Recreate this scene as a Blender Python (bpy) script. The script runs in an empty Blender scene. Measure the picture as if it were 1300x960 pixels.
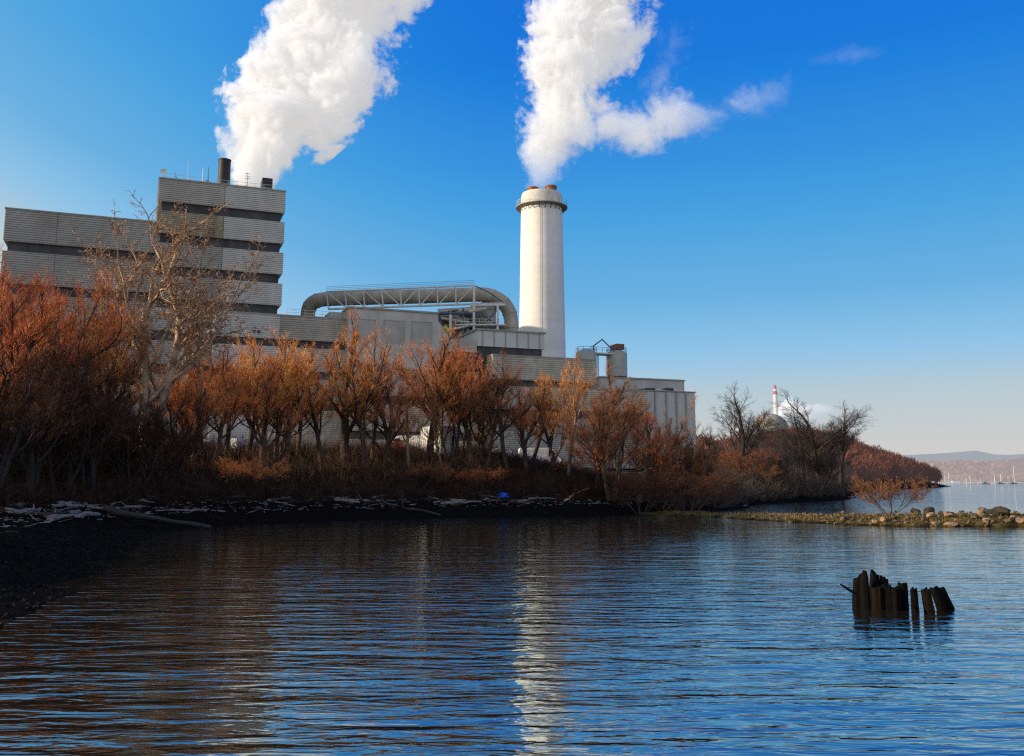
import bpy, math, random
import numpy as np
from mathutils import Vector, Matrix, noise as mnoise

R = math.radians
sc = bpy.context.scene
col = sc.collection
rng = np.random.default_rng(7)
random.seed(7)

# ------------------------------------------------------------------ camera
F, CX, CY, HOR = 1200.0, 650.0, 435.0, 612.0
CAMZ = 3.0
PITCH = math.atan((HOR - CY) / F)
cam_d = bpy.data.cameras.new('camera')
cam = bpy.data.objects.new('camera', cam_d)
col.objects.link(cam)
cam.location = (0, 0, CAMZ)
cam.rotation_euler = (math.pi / 2 + PITCH, 0, 0)
cam_d.sensor_width = 36
cam_d.lens = 36 * F / 1300
cam_d.shift_y = -45 / 1300
cam_d.clip_start = 0.1
cam_d.clip_end = 60000
sc.camera = cam
_f = Vector((0, math.cos(PITCH), math.sin(PITCH)))
_u = Vector((0, -math.sin(PITCH), math.cos(PITCH)))


def ray(px, py):
    return Vector(((px - CX) / F, 0, 0)) + _u * (-(py - CY) / F) + _f


def P(px, py, Y):
    """world point seen at photo pixel (px, py) at distance Y"""
    d = ray(px, py)
    return Vector((0, 0, CAMZ)) + d * (Y / d.y)


# ------------------------------------------------------------------ materials
def ramp(nt, fac, stops):
    n = nt.nodes.new('ShaderNodeValToRGB')
    e = n.color_ramp.elements
    e[0].position, e[0].color = stops[0][0], (*stops[0][1], 1)
    e[1].position, e[1].color = stops[-1][0], (*stops[-1][1], 1)
    for p, c in stops[1:-1]:
        x = e.new(p)
        x.color = (*c, 1)
    nt.links.new(fac, n.inputs[0])
    return n.outputs[0]


def noise(nt, scale, detail=4, rough=0.55, vec=None, stretch=None, coord='Object'):
    n = nt.nodes.new('ShaderNodeTexNoise')
    n.inputs['Scale'].default_value = scale
    n.inputs['Detail'].default_value = detail
    n.inputs['Roughness'].default_value = rough
    if vec is None:
        if coord == 'World':
            vec = nt.nodes.new('ShaderNodeNewGeometry').outputs['Position']
        else:
            vec = nt.nodes.new('ShaderNodeTexCoord').outputs[coord]
    if stretch:
        m = nt.nodes.new('ShaderNodeMapping')
        m.inputs['Scale'].default_value = stretch
        nt.links.new(vec, m.inputs['Vector'])
        vec = m.outputs[0]
    nt.links.new(vec, n.inputs['Vector'])
    return n.outputs['Fac']


def math_(nt, op, a, b=None, c=None, clamp=False):
    n = nt.nodes.new('ShaderNodeMath')
    n.operation = op
    n.use_clamp = clamp
    for i, v in enumerate((a, b, c)):
        if v is None:
            continue
        if isinstance(v, (int, float)):
            n.inputs[i].default_value = v
        else:
            nt.links.new(v, n.inputs[i])
    return n.outputs[0]


def mixc(nt, fac, a, b, mode='MIX'):
    n = nt.nodes.new('ShaderNodeMix')
    n.data_type = 'RGBA'
    n.blend_type = mode
    for key, v in ((0, fac), (6, a), (7, b)):
        if isinstance(v, (int, float)):
            n.inputs[key].default_value = v
        elif isinstance(v, tuple):
            n.inputs[key].default_value = (*v, 1)
        else:
            nt.links.new(v, n.inputs[key])
    return n.outputs[2]


def new_mat(name):
    m = bpy.data.materials.new(name)
    m.use_nodes = True
    nt = m.node_tree
    b = nt.nodes['Principled BSDF']
    return m, nt, b


def mat(name, c, var=0.25, scale=1.5, rough=0.7, metal=0.0, streak=0.0, bump=0.0, stretch=None, coord='World', spec=0.4, c2=None):
    """one plain surface whose colour drifts with noise; optional vertical dirt streaks"""
    m, nt, b = new_mat(name)
    f = noise(nt, scale, 6, 0.6, stretch=stretch, coord=coord)
    hi = tuple(min(1, x * (1 + var)) for x in c)
    lo = tuple(x * (1 - var) for x in (c2 or c))
    out = ramp(nt, f, [(0.3, lo), (0.7, hi)])
    if streak:
        s = noise(nt, 1.0, 5, 0.65, stretch=(0.28, 0.28, 0.05), coord='World')
        s2 = ramp(nt, s, [(0.42, (1, 1, 1)), (0.72, (1 - streak, 1 - streak * 1.1, 1 - streak * 1.3))])
        out = mixc(nt, 1.0, out, s2, 'MULTIPLY')
    nt.links.new(out, b.inputs['Base Color'])
    b.inputs['Roughness'].default_value = rough
    b.inputs['Metallic'].default_value = metal
    b.inputs['Specular IOR Level'].default_value = spec
    if bump:
        bn = nt.nodes.new('ShaderNodeBump')
        bn.inputs['Distance'].default_value = bump
        nt.links.new(noise(nt, scale * 4, 5, 0.6, coord=coord), bn.inputs['Height'])
        nt.links.new(bn.outputs[0], b.inputs['Normal'])
    return m


def twig_mat(name, c, var=0.45, trans=0.0):
    m, nt, b = new_mat(name)
    f = noise(nt, 0.45, 5, 0.7, coord='World')
    out = ramp(nt, f, [(0.3, tuple(x * (1 - var) for x in c)), (0.72, tuple(min(1, x * (1 + var)) for x in c))])
    oi = nt.nodes.new('ShaderNodeObjectInfo')
    hs = nt.nodes.new('ShaderNodeHueSaturation')
    nt.links.new(out, hs.inputs['Color'])
    nt.links.new(math_(nt, 'MULTIPLY_ADD', oi.outputs['Random'], 0.5, 0.75), hs.inputs['Value'])
    nt.links.new(math_(nt, 'MULTIPLY_ADD', oi.outputs['Random'], 0.014, 0.4925), hs.inputs['Hue'])
    nt.links.new(hs.outputs[0], b.inputs['Base Color'])
    b.inputs['Roughness'].default_value = 0.75
    b.inputs['Specular IOR Level'].default_value = 0.25
    return m


M = {}
M['siding'] = mat('siding', (.39, .365, .31), .14, .25, .55, streak=.16, spec=.5)
M['siding_light'] = mat('siding_light', (.57, .545, .475), .10, .3, .5, streak=.10, spec=.5)
M['siding_tan'] = mat('siding_tan', (.46, .42, .34), .16, .3, .55, streak=.22, spec=.5)
M['siding_stained'] = mat('siding_stained', (.40, .33, .22), .24, .5, .6, streak=.5, spec=.5)
M['siding_olive'] = mat('siding_olive', (.54, .49, .38), .2, .4, .55, streak=.25, spec=.5)
M['band'] = mat('dark_band', (.070, .067, .066), .5, .4, .5, stretch=(1, 1, .3), spec=.15)
M['trim'] = mat('trim', (.33, .31, .25), .15, 1, .6)
M['roof'] = mat('roofing', (.16, .16, .16), .2, .6, .85)
M['concrete'] = mat('concrete', (.54, .51, .43), .14, .35, .85, streak=.26)
M['concrete_dark'] = mat('concrete_panel', (.45, .42, .35), .14, .5, .85, streak=.22)
M['shaft'] = mat('chimney_concrete', (.86, .81, .72), .06, .12, .8, streak=.09)
_m = M['shaft']
_nt = _m.node_tree
_b = _nt.nodes['Principled BSDF']
_src = _b.inputs['Base Color'].links[0].from_socket
_rings = noise(_nt, 1.0, 2, .5, stretch=(.02, .02, .55), coord='World')
_spots = noise(_nt, .35, 8, .7, coord='World')
_c = mixc(_nt, 1, _src, ramp(_nt, _rings, [(.35, (.95, .945, .94)), (.6, (1, 1, 1))]), 'MULTIPLY')
_c = mixc(_nt, 1, _c, ramp(_nt, _spots, [(.3, (.96, .95, .94)), (.5, (1, 1, 1))]), 'MULTIPLY')
_nt.links.new(_c, _b.inputs['Base Color'])
M['cap'] = mat('chimney_cap', (.70, .66, .56), .10, .5, .8, streak=.25)
M['rust'] = mat('rusty_steel', (.30, .115, .05), .5, .8, .8, streak=.3)
M['dark_stack'] = mat('sooty_steel', (.035, .028, .024), .6, .5, .6, streak=.4)
M['steel'] = mat('galvanised_steel', (.66, .61, .52), .15, 1.2, .5)
M['steel_dark'] = mat('painted_steel', (.085, .10, .125), .3, 1.2, .55)
M['duct'] = mat('duct_cladding', (.50, .43, .31), .18, .5, .5, streak=.3)
M['silo'] = mat('silo_steel', (.44, .42, .35), .12, .5, .5, streak=.15)
M['yellow'] = mat('yellow_paint', (.65, .48, .04), .2, 1, .5)
M['white_paint'] = mat('white_paint', (.80, .78, .72), .06, 1.5, .4)
M['red_paint'] = mat('red_paint', (.55, .045, .02), .2, 1.5, .35)
M['blue_paint'] = mat('blue_paint', (.04, .07, .20), .2, 1.5, .35)
M['glass'] = mat('glass', (.02, .025, .03), .3, 1, .08, spec=.6)
M['rubber'] = mat('rubber', (.02, .02, .02), .3, 3, .9)
M['rim'] = mat('wheel_rim', (.45, .45, .45), .2, 3, .4, metal=.8)
M['pile'] = mat('wet_piling', (.006, .0048, .004), .6, 5, .8, spec=.06, stretch=(2, 2, .5), coord='Object', bump=.02)
M['pile_warm'] = mat('dry_piling', (.013, .008, .0045), .6, 5, .85, spec=.08, stretch=(2, 2, .5), coord='Object', bump=.02)
M['drift'] = mat('weathered_wood', (.22, .185, .155), .4, 3, .9, coord='Object', bump=.02)
M['drift_dark'] = mat('wet_wood', (.035, .028, .022), .5, 3, .8, coord='Object', bump=.02)
M['plastic_blue'] = mat('blue_tarp', (.02, .09, .48), .3, 2, .4, coord='Object')
M['plastic_orange'] = mat('orange_plastic', (.75, .2, .02), .3, 2, .4, coord='Object')
M['sheet'] = mat('pale_sheet', (.45, .55, .70), .2, 2, .5, coord='Object')
M['rock'] = mat('brown_rock', (.145, .10, .06), .55, 2.2, .9, coord='World', bump=.05)
M['rock_pale'] = mat('tan_rock', (.33, .205, .105), .5, 2.2, .9, coord='World', bump=.05)
M['rock_moss'] = mat('mossy_rock', (.055, .045, .025), .6, 2.2, .9, coord='World', bump=.05)
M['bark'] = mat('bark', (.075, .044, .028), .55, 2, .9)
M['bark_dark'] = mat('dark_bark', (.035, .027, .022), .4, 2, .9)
M['bark_pale'] = mat('pale_bark', (.54, .35, .20), .5, 1.2, .85, c2=(.24, .14, .075))
M['bark_sun'] = mat('sunlit_bark', (.24, .15, .085), .5, 1.5, .9)  # bark lightened as if in full sun
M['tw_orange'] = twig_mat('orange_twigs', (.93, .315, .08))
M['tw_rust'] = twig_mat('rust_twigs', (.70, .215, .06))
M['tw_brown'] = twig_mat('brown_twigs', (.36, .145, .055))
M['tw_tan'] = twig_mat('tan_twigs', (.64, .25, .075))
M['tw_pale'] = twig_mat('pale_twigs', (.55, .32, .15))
M['tw_shade'] = twig_mat('shaded_twigs', (.10, .036, .015))  # twig colour darkened to carry the shade of the left bank
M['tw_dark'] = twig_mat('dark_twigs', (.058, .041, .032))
M['tw_olive'] = twig_mat('olive_twigs', (.36, .17, .065))
M['brush_low'] = twig_mat('low_brush', (.045, .022, .012), .8)  # colour lowered to put the bank's shadow into the brush
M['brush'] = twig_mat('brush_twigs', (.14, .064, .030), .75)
M['dome'] = mat('dome_concrete', (.36, .32, .24), .14, .05, .85)


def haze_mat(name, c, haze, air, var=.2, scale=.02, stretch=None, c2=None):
    """a far surface with a fixed share of haze mixed into it"""
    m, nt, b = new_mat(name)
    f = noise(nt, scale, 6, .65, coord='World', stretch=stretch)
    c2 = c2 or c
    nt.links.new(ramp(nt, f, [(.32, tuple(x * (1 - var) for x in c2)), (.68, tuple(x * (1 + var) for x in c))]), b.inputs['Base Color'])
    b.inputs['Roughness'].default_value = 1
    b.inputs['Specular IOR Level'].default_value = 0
    e = nt.nodes.new('ShaderNodeEmission')  # emission standing in for the bright air before the surface
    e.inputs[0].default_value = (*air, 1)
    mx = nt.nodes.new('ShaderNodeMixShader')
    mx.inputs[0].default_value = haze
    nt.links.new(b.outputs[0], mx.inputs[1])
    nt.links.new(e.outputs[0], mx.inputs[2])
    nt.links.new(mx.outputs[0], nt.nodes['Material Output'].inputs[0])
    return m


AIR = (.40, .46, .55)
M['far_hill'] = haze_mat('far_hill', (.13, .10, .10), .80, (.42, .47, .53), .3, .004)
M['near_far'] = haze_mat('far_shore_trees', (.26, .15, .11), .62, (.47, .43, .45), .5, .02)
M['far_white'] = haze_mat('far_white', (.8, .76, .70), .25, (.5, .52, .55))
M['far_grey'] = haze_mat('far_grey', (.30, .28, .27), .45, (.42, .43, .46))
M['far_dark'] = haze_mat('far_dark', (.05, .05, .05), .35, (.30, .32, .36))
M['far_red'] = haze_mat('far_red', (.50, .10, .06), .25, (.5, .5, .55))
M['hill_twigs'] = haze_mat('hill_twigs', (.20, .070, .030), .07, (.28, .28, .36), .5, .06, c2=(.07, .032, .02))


# ------------------------------------------------------------------ mesh helpers
class MB:
    def __init__(self):
        self.v, self.f = [], []

    def add(self, vs, fs):
        o = len(self.v)
        self.v += [tuple(p) for p in vs]
        self.f += [tuple(i + o for i in f) for f in fs]
        return self

    def hexa(self, c):
        """eight corners: bottom ring then top ring, counter-clockwise from above"""
        return self.add(c, [(3, 2, 1, 0), (4, 5, 6, 7), (0, 1, 5, 4), (1, 2, 6, 5), (2, 3, 7, 6), (3, 0, 4, 7)])

    def box(self, x0, x1, y0, y1, z0, z1, fr=None):
        c = [(x0, y0, z0), (x1, y0, z0), (x1, y1, z0), (x0, y1, z0), (x0, y0, z1), (x1, y0, z1), (x1, y1, z1), (x0, y1, z1)]
        if fr:
            c = [fr(*p) for p in c]
        return self.hexa(c)

    def tube(self, pts, rads, n=8, caps=True):
        pts = [Vector(p) for p in pts]
        if isinstance(rads, (int, float)):
            rads = [rads] * len(pts)
        rings = []
        ref = None
        for i, p in enumerate(pts):
            d = (pts[min(i + 1, len(pts) - 1)] - pts[max(i - 1, 0)]).normalized()
            if ref is None:
                ref = d.orthogonal().normalized()
            else:
                ref = (ref - d * ref.dot(d)).normalized()
            b = d.cross(ref)
            rings.append([p + (ref * math.cos(2 * math.pi * k / n) + b * math.sin(2 * math.pi * k / n)) * rads[i] for k in range(n)])
        vs = [q for r in rings for q in r]
        fs = []
        for i in range(len(pts) - 1):
            for k in range(n):
                a, b_ = i * n + k, i * n + (k + 1) % n
                fs.append((a, b_, b_ + n, a + n))
        if caps:
            fs.append(tuple(range(n - 1, -1, -1)))
            fs.append(tuple((len(pts) - 1) * n + k for k in range(n)))
        return self.add(vs, fs)

    def lathe(self, prof, c=(0, 0, 0), n=48, caps=True):
        vs, fs = [], []
        for r, z in prof:
            for k in range(n):
                a = 2 * math.pi * k / n
                vs.append((c[0] + r * math.cos(a), c[1] + r * math.sin(a), c[2] + z))
        for i in range(len(prof) - 1):
            for k in range(n):
                a, b = i * n + k, i * n + (k + 1) % n
                fs.append((a, b, b + n, a + n))
        if caps:
            fs.append(tuple(range(n - 1, -1, -1)))
            fs.append(tuple((len(prof) - 1) * n + k for k in range(n)))
        return self.add(vs, fs)

    def build(self, name, m, parent=None, smooth=False, bevel=0):
        me = bpy.data.meshes.new(name)
        me.from_pydata(self.v, [], self.f)
        me.materials.append(m)
        me.update()
        if smooth:
            me.polygons.foreach_set('use_smooth', [True] * len(me.polygons))
            try:
                me.set_sharp_from_angle(angle=R(40))
            except Exception:
                pass
        o = bpy.data.objects.new(name, me)
        col.objects.link(o)
        if parent is not None:
            o.parent = parent
            o.matrix_parent_inverse = parent.matrix_basis.inverted()   # vertices are given in world space
        if bevel:
            bv = o.modifiers.new('bevel', 'BEVEL')
            bv.width = bevel
            bv.segments = 2
            bv.limit_method = 'ANGLE'
        return o


def raw_mesh(name, verts, quads, m):
    """fast mesh from numpy arrays"""
    me = bpy.data.meshes.new(name)
    k = quads.shape[1]
    me.vertices.add(len(verts))
    me.vertices.foreach_set('co', np.asarray(verts, np.float32).ravel())
    me.loops.add(quads.size)
    me.loops.foreach_set('vertex_index', quads.astype(np.int32).ravel())
    me.polygons.add(len(quads))
    me.polygons.foreach_set('loop_start', np.arange(0, quads.size, k, dtype=np.int32))
    me.materials.append(m)
    me.update(calc_edges=True)
    me.validate()
    return me


def link(name, me, parent=None):
    o = bpy.data.objects.new(name, me)
    col.objects.link(o)
    if parent is not None:
        o.parent = parent
    return o


def tag(o, label=None, cat=None, group=None, kind=None):
    if label:
        o['label'] = label
    if cat:
        o['category'] = cat
    if group:
        o['group'] = group
    if kind:
        o['kind'] = kind
    return o


def thing(name, label, cat, loc=(0, 0, 0), group=None, rz=0):
    o = bpy.data.objects.new(name, None)
    o.empty_display_size = 0.5
    col.objects.link(o)
    o.location = loc
    o.rotation_euler = (0, 0, rz)
    tag(o, label, cat, group)
    return o


def copy_tree(o, parent=None):
    c = o.copy()
    col.objects.link(c)
    if parent is not None:
        c.parent = parent
    for ch in list(o.children):
        copy_tree(ch, c)
    return c


# ------------------------------------------------------------------ terrain
SHORE = np.array([(-14, -60), (-12.5, 6), (-10.8, 19), (-13, 28), (-16.3, 41), (-21.5, 57), (-20.5, 65), (-15, 73), (-8, 79), (0, 82),
                  (8, 85.5), (17, 90), (25, 105), (33, 128), (43, 143), (56, 160), (66, 185), (80, 225), (120, 320), (180, 430),
                  (250, 560), (292, 645), (300, 675), (280, 760), (150, 900), (-700, 900), (-700, -60)], float)
SPIT = [(14, 89.5, 2.2, .22), (20, 83, 2.6, .26), (24, 75.5, 4.2, .42), (28, 70.5, 4.6, .62), (34, 69.5, 4.2, .72), (42, 70, 3.6, .62), (60, 71, 4.0, .7), (95, 76, 4, .7)]


def sdist(X, Y):
    """signed distance to the shoreline, positive on land"""
    d = np.full(X.shape, 1e9)
    inside = np.zeros(X.shape, bool)
    n = len(SHORE)
    for i in range(n):
        a, b = SHORE[i], SHORE[(i + 1) % n]
        ab = b - a
        t = np.clip(((X - a[0]) * ab[0] + (Y - a[1]) * ab[1]) / (ab @ ab), 0, 1)
        d = np.minimum(d, np.hypot(X - a[0] - t * ab[0], Y - a[1] - t * ab[1]))
        if a[1] != b[1]:
            c = ((a[1] > Y) != (b[1] > Y)) & (X < (b[0] - a[0]) * (Y - a[1]) / (b[1] - a[1]) + a[0])
            inside ^= c
    return np.where(inside, d, -d)


def sstep(a, b, x):
    t = np.clip((x - a) / (b - a), 0, 1)
    return t * t * (3 - 2 * t)


_ph = rng.uniform(0, 6.28, 40)
_an = rng.uniform(0, 6.28, 40)


def wob(X, Y, wl, seed=0):
    """cheap smooth noise from sines, about -1..1"""
    s = 0
    for i in range(5):
        k = (i + seed * 5) % 40
        q = 2 * math.pi / (wl * (0.6 + 0.22 * i))
        s = s + np.sin((X * math.cos(_an[k]) + Y * math.sin(_an[k])) * q + _ph[k])
    return s / 3.2


def height(X, Y):
    X = np.asarray(X, float)
    Y = np.asarray(Y, float)
    s = sdist(X, Y) + wob(X, Y, 7, 0) * .8 + wob(X, Y, 2.3, 1) * .3
    near = 1 - sstep(120, 170, Y)
    # beach then wooded bank up to the plant yard
    bank = np.interp(s, [-60, -8, 0, 8, 13, 30, 400], [-6, -1.2, 0, .95, 1.6, 6, 6])
    head = np.interp(s, [-60, -8, 0, 3, 14, 60, 400], [-6, -1.2, 0, .9, 3.6, 6, 6])
    h = bank * near + head * (1 - near)
    # long hill of the headland
    h = h + 18.5 * (.32 + .68 * sstep(105, 175, X)) * sstep(270, 420, Y) * sstep(0, 70, s)
    # bluff on the left bank that shades the cove
    h = h + 14 * sstep(-61, -80, X) * sstep(132, 112, Y)
    h = h + np.where(s > 1, 1, np.clip(s, 0, 1)) * (wob(X, Y, 5, 2) * .12 + wob(X, Y, 1.6, 3) * .05)
    # rocky spit
    best = np.full(X.shape, -5.0)
    for (x0, y0, w0, h0), (x1, y1, w1, h1) in zip(SPIT[:-1], SPIT[1:]):
        dx, dy = x1 - x0, y1 - y0
        t = np.clip(((X - x0) * dx + (Y - y0) * dy) / (dx * dx + dy * dy), 0, 1)
        w, hh = w0 + (w1 - w0) * t, h0 + (h1 - h0) * t
        r = (np.hypot(X - x0 - t * dx, Y - y0 - t * dy) + wob(X, Y, 3, 4) * .5 + wob(X, Y, 1.1, 5) * .2) / w
        best = np.maximum(best, np.maximum(hh * (1.0 - r * r), -5))
    return np.maximum(h, best)


def hz(x, y):
    return float(height(np.array([float(x)]), np.array([float(y)]))[0])


def axis(lo, hi, a, b, fine, grow):
    xs = list(np.arange(a, b + 1e-6, fine))
    st, x = fine, xs[-1]
    while x < hi:
        st *= grow
        x += st
        xs.append(x)
    st, x = fine, xs[0]
    left = []
    while x > lo:
        st *= grow
        x -= st
        left.append(x)
    return np.array(left[::-1] + xs)


gx = axis(-9000, 9000, -34, 62, .55, 1.10)
gy = axis(-400, 20000, 12, 112, .55, 1.06)
GX, GY = np.meshgrid(gx, gy)
GZ = height(GX, GY)
far = (np.abs(GX) > 800) | (GY > 1000)
GZ = np.where(far, -6, GZ)
nv = len(gx)
idx = np.arange(len(gy) * nv).reshape(len(gy), nv)
quads = np.stack([idx[:-1, :-1], idx[:-1, 1:], idx[1:, 1:], idx[1:, :-1]], -1).reshape(-1, 4)
gm, nt, b = new_mat('ground')
att = nt.nodes.new('ShaderNodeAttribute')
att.attribute_name = 'soil'
f1 = noise(nt, 1.3, 8, .7, coord='World')
f2 = noise(nt, 9, 6, .7, coord='World')
k1 = ramp(nt, f1, [(.3, (.45, .45, .45)), (.7, (1.5, 1.45, 1.4))])
k2 = ramp(nt, f2, [(.3, (.55, .55, .55)), (.7, (1.4, 1.4, 1.4))])
cc = mixc(nt, 1, mixc(nt, 1, att.outputs['Color'], k1, 'MULTIPLY'), k2, 'MULTIPLY')
nt.links.new(cc, b.inputs['Base Color'])
b.inputs['Roughness'].default_value = 1
b.inputs['Specular IOR Level'].default_value = .03
bn = nt.nodes.new('ShaderNodeBump')
bn.inputs['Distance'].default_value = .12
nt.links.new(f2, bn.inputs['Height'])
nt.links.new(bn.outputs[0], b.inputs['Normal'])
me = raw_mesh('ground', np.stack([GX, GY, GZ], -1).reshape(-1, 3), quads, gm)
S = sdist(GX, GY)
mud = np.array([.008, .0055, .0042])
litter = np.array([.05, .027, .016])
yard = np.array([.20, .15, .10])
moss = np.array([.17, .125, .038])
C = np.empty(GX.shape + (3,))
t = sstep(9, 13, S + wob(GX, GY, 4, 6) * 1.5)[..., None]
C[:] = mud * (1 - t) + litter * t
t = sstep(28, 33, S)[..., None] * (1 - sstep(160, 220, GY))[..., None]
C = C * (1 - t) + yard * t
sp = ((S < 2.5) & (GX > 12) & (GY > 60) & (GY < 95) & (GZ > .05))[..., None]
t = sp * np.clip(.75 + .5 * wob(GX, GY, 2.2, 7), .1, 1)[..., None]
C = C * (1 - t) + moss * t
ca = me.color_attributes.new('soil', 'FLOAT_COLOR', 'POINT')
ca.data.foreach_set('color', np.concatenate([C, np.ones(GX.shape + (1,))], -1).astype(np.float32).ravel())
me.polygons.foreach_set('use_smooth', [True] * len(me.polygons))
tag(link('ground', me), kind='structure')

# ------------------------------------------------------------------ water
wm, nt, b = new_mat('river_water')
b.inputs['Base Color'].default_value = (.026, .018, .008, 1)
b.inputs['Roughness'].default_value = .04
b.inputs['IOR'].default_value = 1.9
pos = nt.nodes.new('ShaderNodeNewGeometry').outputs['Position']


def wave(scale, stretch, rot, detail, amp, dist=0.0):
    mp = nt.nodes.new('ShaderNodeMapping')
    mp.inputs['Rotation'].default_value = (0, 0, R(rot))
    mp.inputs['Scale'].default_value = stretch
    nt.links.new(pos, mp.inputs['Vector'])
    n = nt.nodes.new('ShaderNodeTexNoise')
    n.inputs['Scale'].default_value = scale
    n.inputs['Detail'].default_value = detail
    n.inputs['Distortion'].default_value = dist
    nt.links.new(mp.outputs[0], n.inputs['Vector'])
    return math_(nt, 'MULTIPLY', n.outputs['Fac'], amp)


h1 = wave(1.0, (.13, .70, 1), 30, 2, .066, .4)
h2 = wave(1.0, (.8, 2.7, 1), 18, 3, .034, .5)
h3 = wave(1.0, (2.6, 6, 1), 8, 2, .004)
gust = math_(nt, 'MULTIPLY_ADD', wave(1.0, (.03, .06, 1), 0, 2, 1.0), 1.6, .2)
# the open river beyond the spit is choppier than the sheltered cove
sep_ = nt.nodes.new('ShaderNodeSeparateXYZ')
nt.links.new(pos, sep_.inputs[0])
reach = math_(nt, 'DIVIDE', sep_.outputs[1], 200.0, clamp=True)
chop = math_(nt, 'MULTIPLY', ramp(nt, reach, [(0, (.40, .40, .40)), (.12, (.36, .36, .36)), (.25, (.20, .20, .20)), (.42, (.15, .15, .15)), (.6, (.42, .42, .42)), (1, (.5, .5, .5))]), 4.0)
gust = math_(nt, 'MULTIPLY', gust, chop)
h1 = math_(nt, 'MULTIPLY', h1, math_(nt, 'MULTIPLY', chop, .7))
hs_ = math_(nt, 'ADD', h1, math_(nt, 'MULTIPLY', math_(nt, 'ADD', h2, h3), gust))
bn = nt.nodes.new('ShaderNodeBump')
bn.inputs['Distance'].default_value = 1.0
bn.inputs['Strength'].default_value = 1.0
nt.links.new(hs_, bn.inputs['Height'])
nt.links.new(bn.outputs[0], b.inputs['Normal'])
gl_ = nt.nodes.new('ShaderNodeBsdfGlossy')
gl_.inputs['Color'].default_value = (.66, .90, 1.0, 1)
gl_.inputs['Roughness'].default_value = .03
nt.links.new(bn.outputs[0], gl_.inputs['Normal'])
mx_ = nt.nodes.new('ShaderNodeMixShader')
mx_.inputs[0].default_value = .34
nt.links.new(b.outputs[0], mx_.inputs[1])
nt.links.new(gl_.outputs[0], mx_.inputs[2])
nt.links.new(mx_.outputs[0], nt.nodes['Material Output'].inputs[0])
w = MB()
w.add([(-9000, -400, 0), (9000, -400, 0), (9000, 20000, 0), (-9000, 20000, 0)], [(0, 1, 2, 3)])
tag(w.build('river_water', wm), kind='structure')

# ------------------------------------------------------------------ the plant: every block shares one turned frame
A = math.atan(.392)
E1 = Vector((math.cos(A), math.sin(A), 0))
E2 = Vector((-math.sin(A), math.cos(A), 0))
O = P(8, 265, 150)
O.z = 0


def fr(u, v, z):
    return O + E1 * u + E2 * v + Vector((0, 0, z))


def PB(px, py, v):
    """photo pixel -> (u, z) on the wall plane v"""
    d = ray(px, py)
    c = Vector((0, 0, CAMZ)) - O
    t = (v - c.dot(E2)) / d.dot(E2)
    q = c + d * t
    return q.dot(E1), q.z


YARD = 6.0


def ribbed(u0, u1, v0, v1, z0, z1, pitch=.37, depth=.12):
    """box whose sides carry horizontal ribs"""
    m = MB()
    n = max(2, round((z1 - z0) / pitch))
    p = (z1 - z0) / n
    rings = []
    for i in range(n):
        z = z0 + i * p
        rings += [(z, 0), (z + p * .42, 0), (z + p * .56, depth), (z + p * .90, depth)]
    rings.append((z1, 0))
    vs, fs = [], []
    for z, o in rings:
        vs += [fr(u0 - o, v0 - o, z), fr(u1 + o, v0 - o, z), fr(u1 + o, v1 + o, z), fr(u0 - o, v1 + o, z)]
    for i in range(len(rings) - 1):
        for k in range(4):
            a, b_ = i * 4 + k, i * 4 + (k + 1) % 4
            fs.append((a, b_, b_ + 4, a + 4))
    fs.append((3, 2, 1, 0))
    t_ = (len(rings) - 1) * 4
    fs.append((t_, t_ + 1, t_ + 2, t_ + 3))
    return m.add(vs, fs)


def block(root, u0, u1, v0, v1, rows, splits=None, recess=.55, mats=('siding',), coping=True):
    """rows: list of (panel_top, panel_bottom) z; dark bands fill the gaps; splits: u positions where the cladding changes"""
    for i, (zt, zb) in enumerate(rows):
        cuts = [u0] + [s for s in (splits or []) if u0 < s < u1] + [u1]
        for j in range(len(cuts) - 1):
            mk = mats[min(j, len(mats) - 1)]
            if callable(mk):
                mk = mk(i)
            ov = .03 if j else 0
            ribbed(cuts[j] + ov, cuts[j + 1] - (.03 if j < len(cuts) - 2 else 0), v0, v1, zb, zt).build('siding_panel', M[mk], root)
        lo = rows[i + 1][0] if i + 1 < len(rows) else None
        if lo is not None and zb - lo > .05:
            bd = MB().box(u0 + recess, u1 - recess, v0 + recess, v1 - recess, lo + .003, zb - .003, fr).build('window_band', M['band'], root)
            k = int((u1 - u0) / 4.5)
            for q in range(1, k):
                u = u0 + (u1 - u0) * q / k
                MB().box(u - .05, u + .05, v0 + recess - .08, v0 + recess - .004, lo + .01, zb - .01, fr).build('mullion', M['steel_dark'], bd)
    if coping:
        zt = rows[0][0]
        MB().box(u0 - .2, u1 + .2, v0 - .2, v1 + .2, zt + .003, zt + .22, fr).build('coping', M['trim'], root)


# --- left wing
u0, zt = PB(8, 265, 0)
u1, _ = PB(204, 285, 0)
wing = thing('ribbed_wing_building', 'lower long grey ribbed wing at far left, behind the tall pale tree', 'building', fr((u0 + u1) / 2, 22, YARD))
pit = 7.0
rows = [(zt - i * pit, zt - i * pit - 5.35) for i in range(5)]
rows.append((rows[-1][1] - 1.6, YARD - .5))
block(wing, u0, u1 - .05, 0, 46, rows, splits=[PB(74, 270, 0)[0]], mats=('siding', 'siding'))
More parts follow.
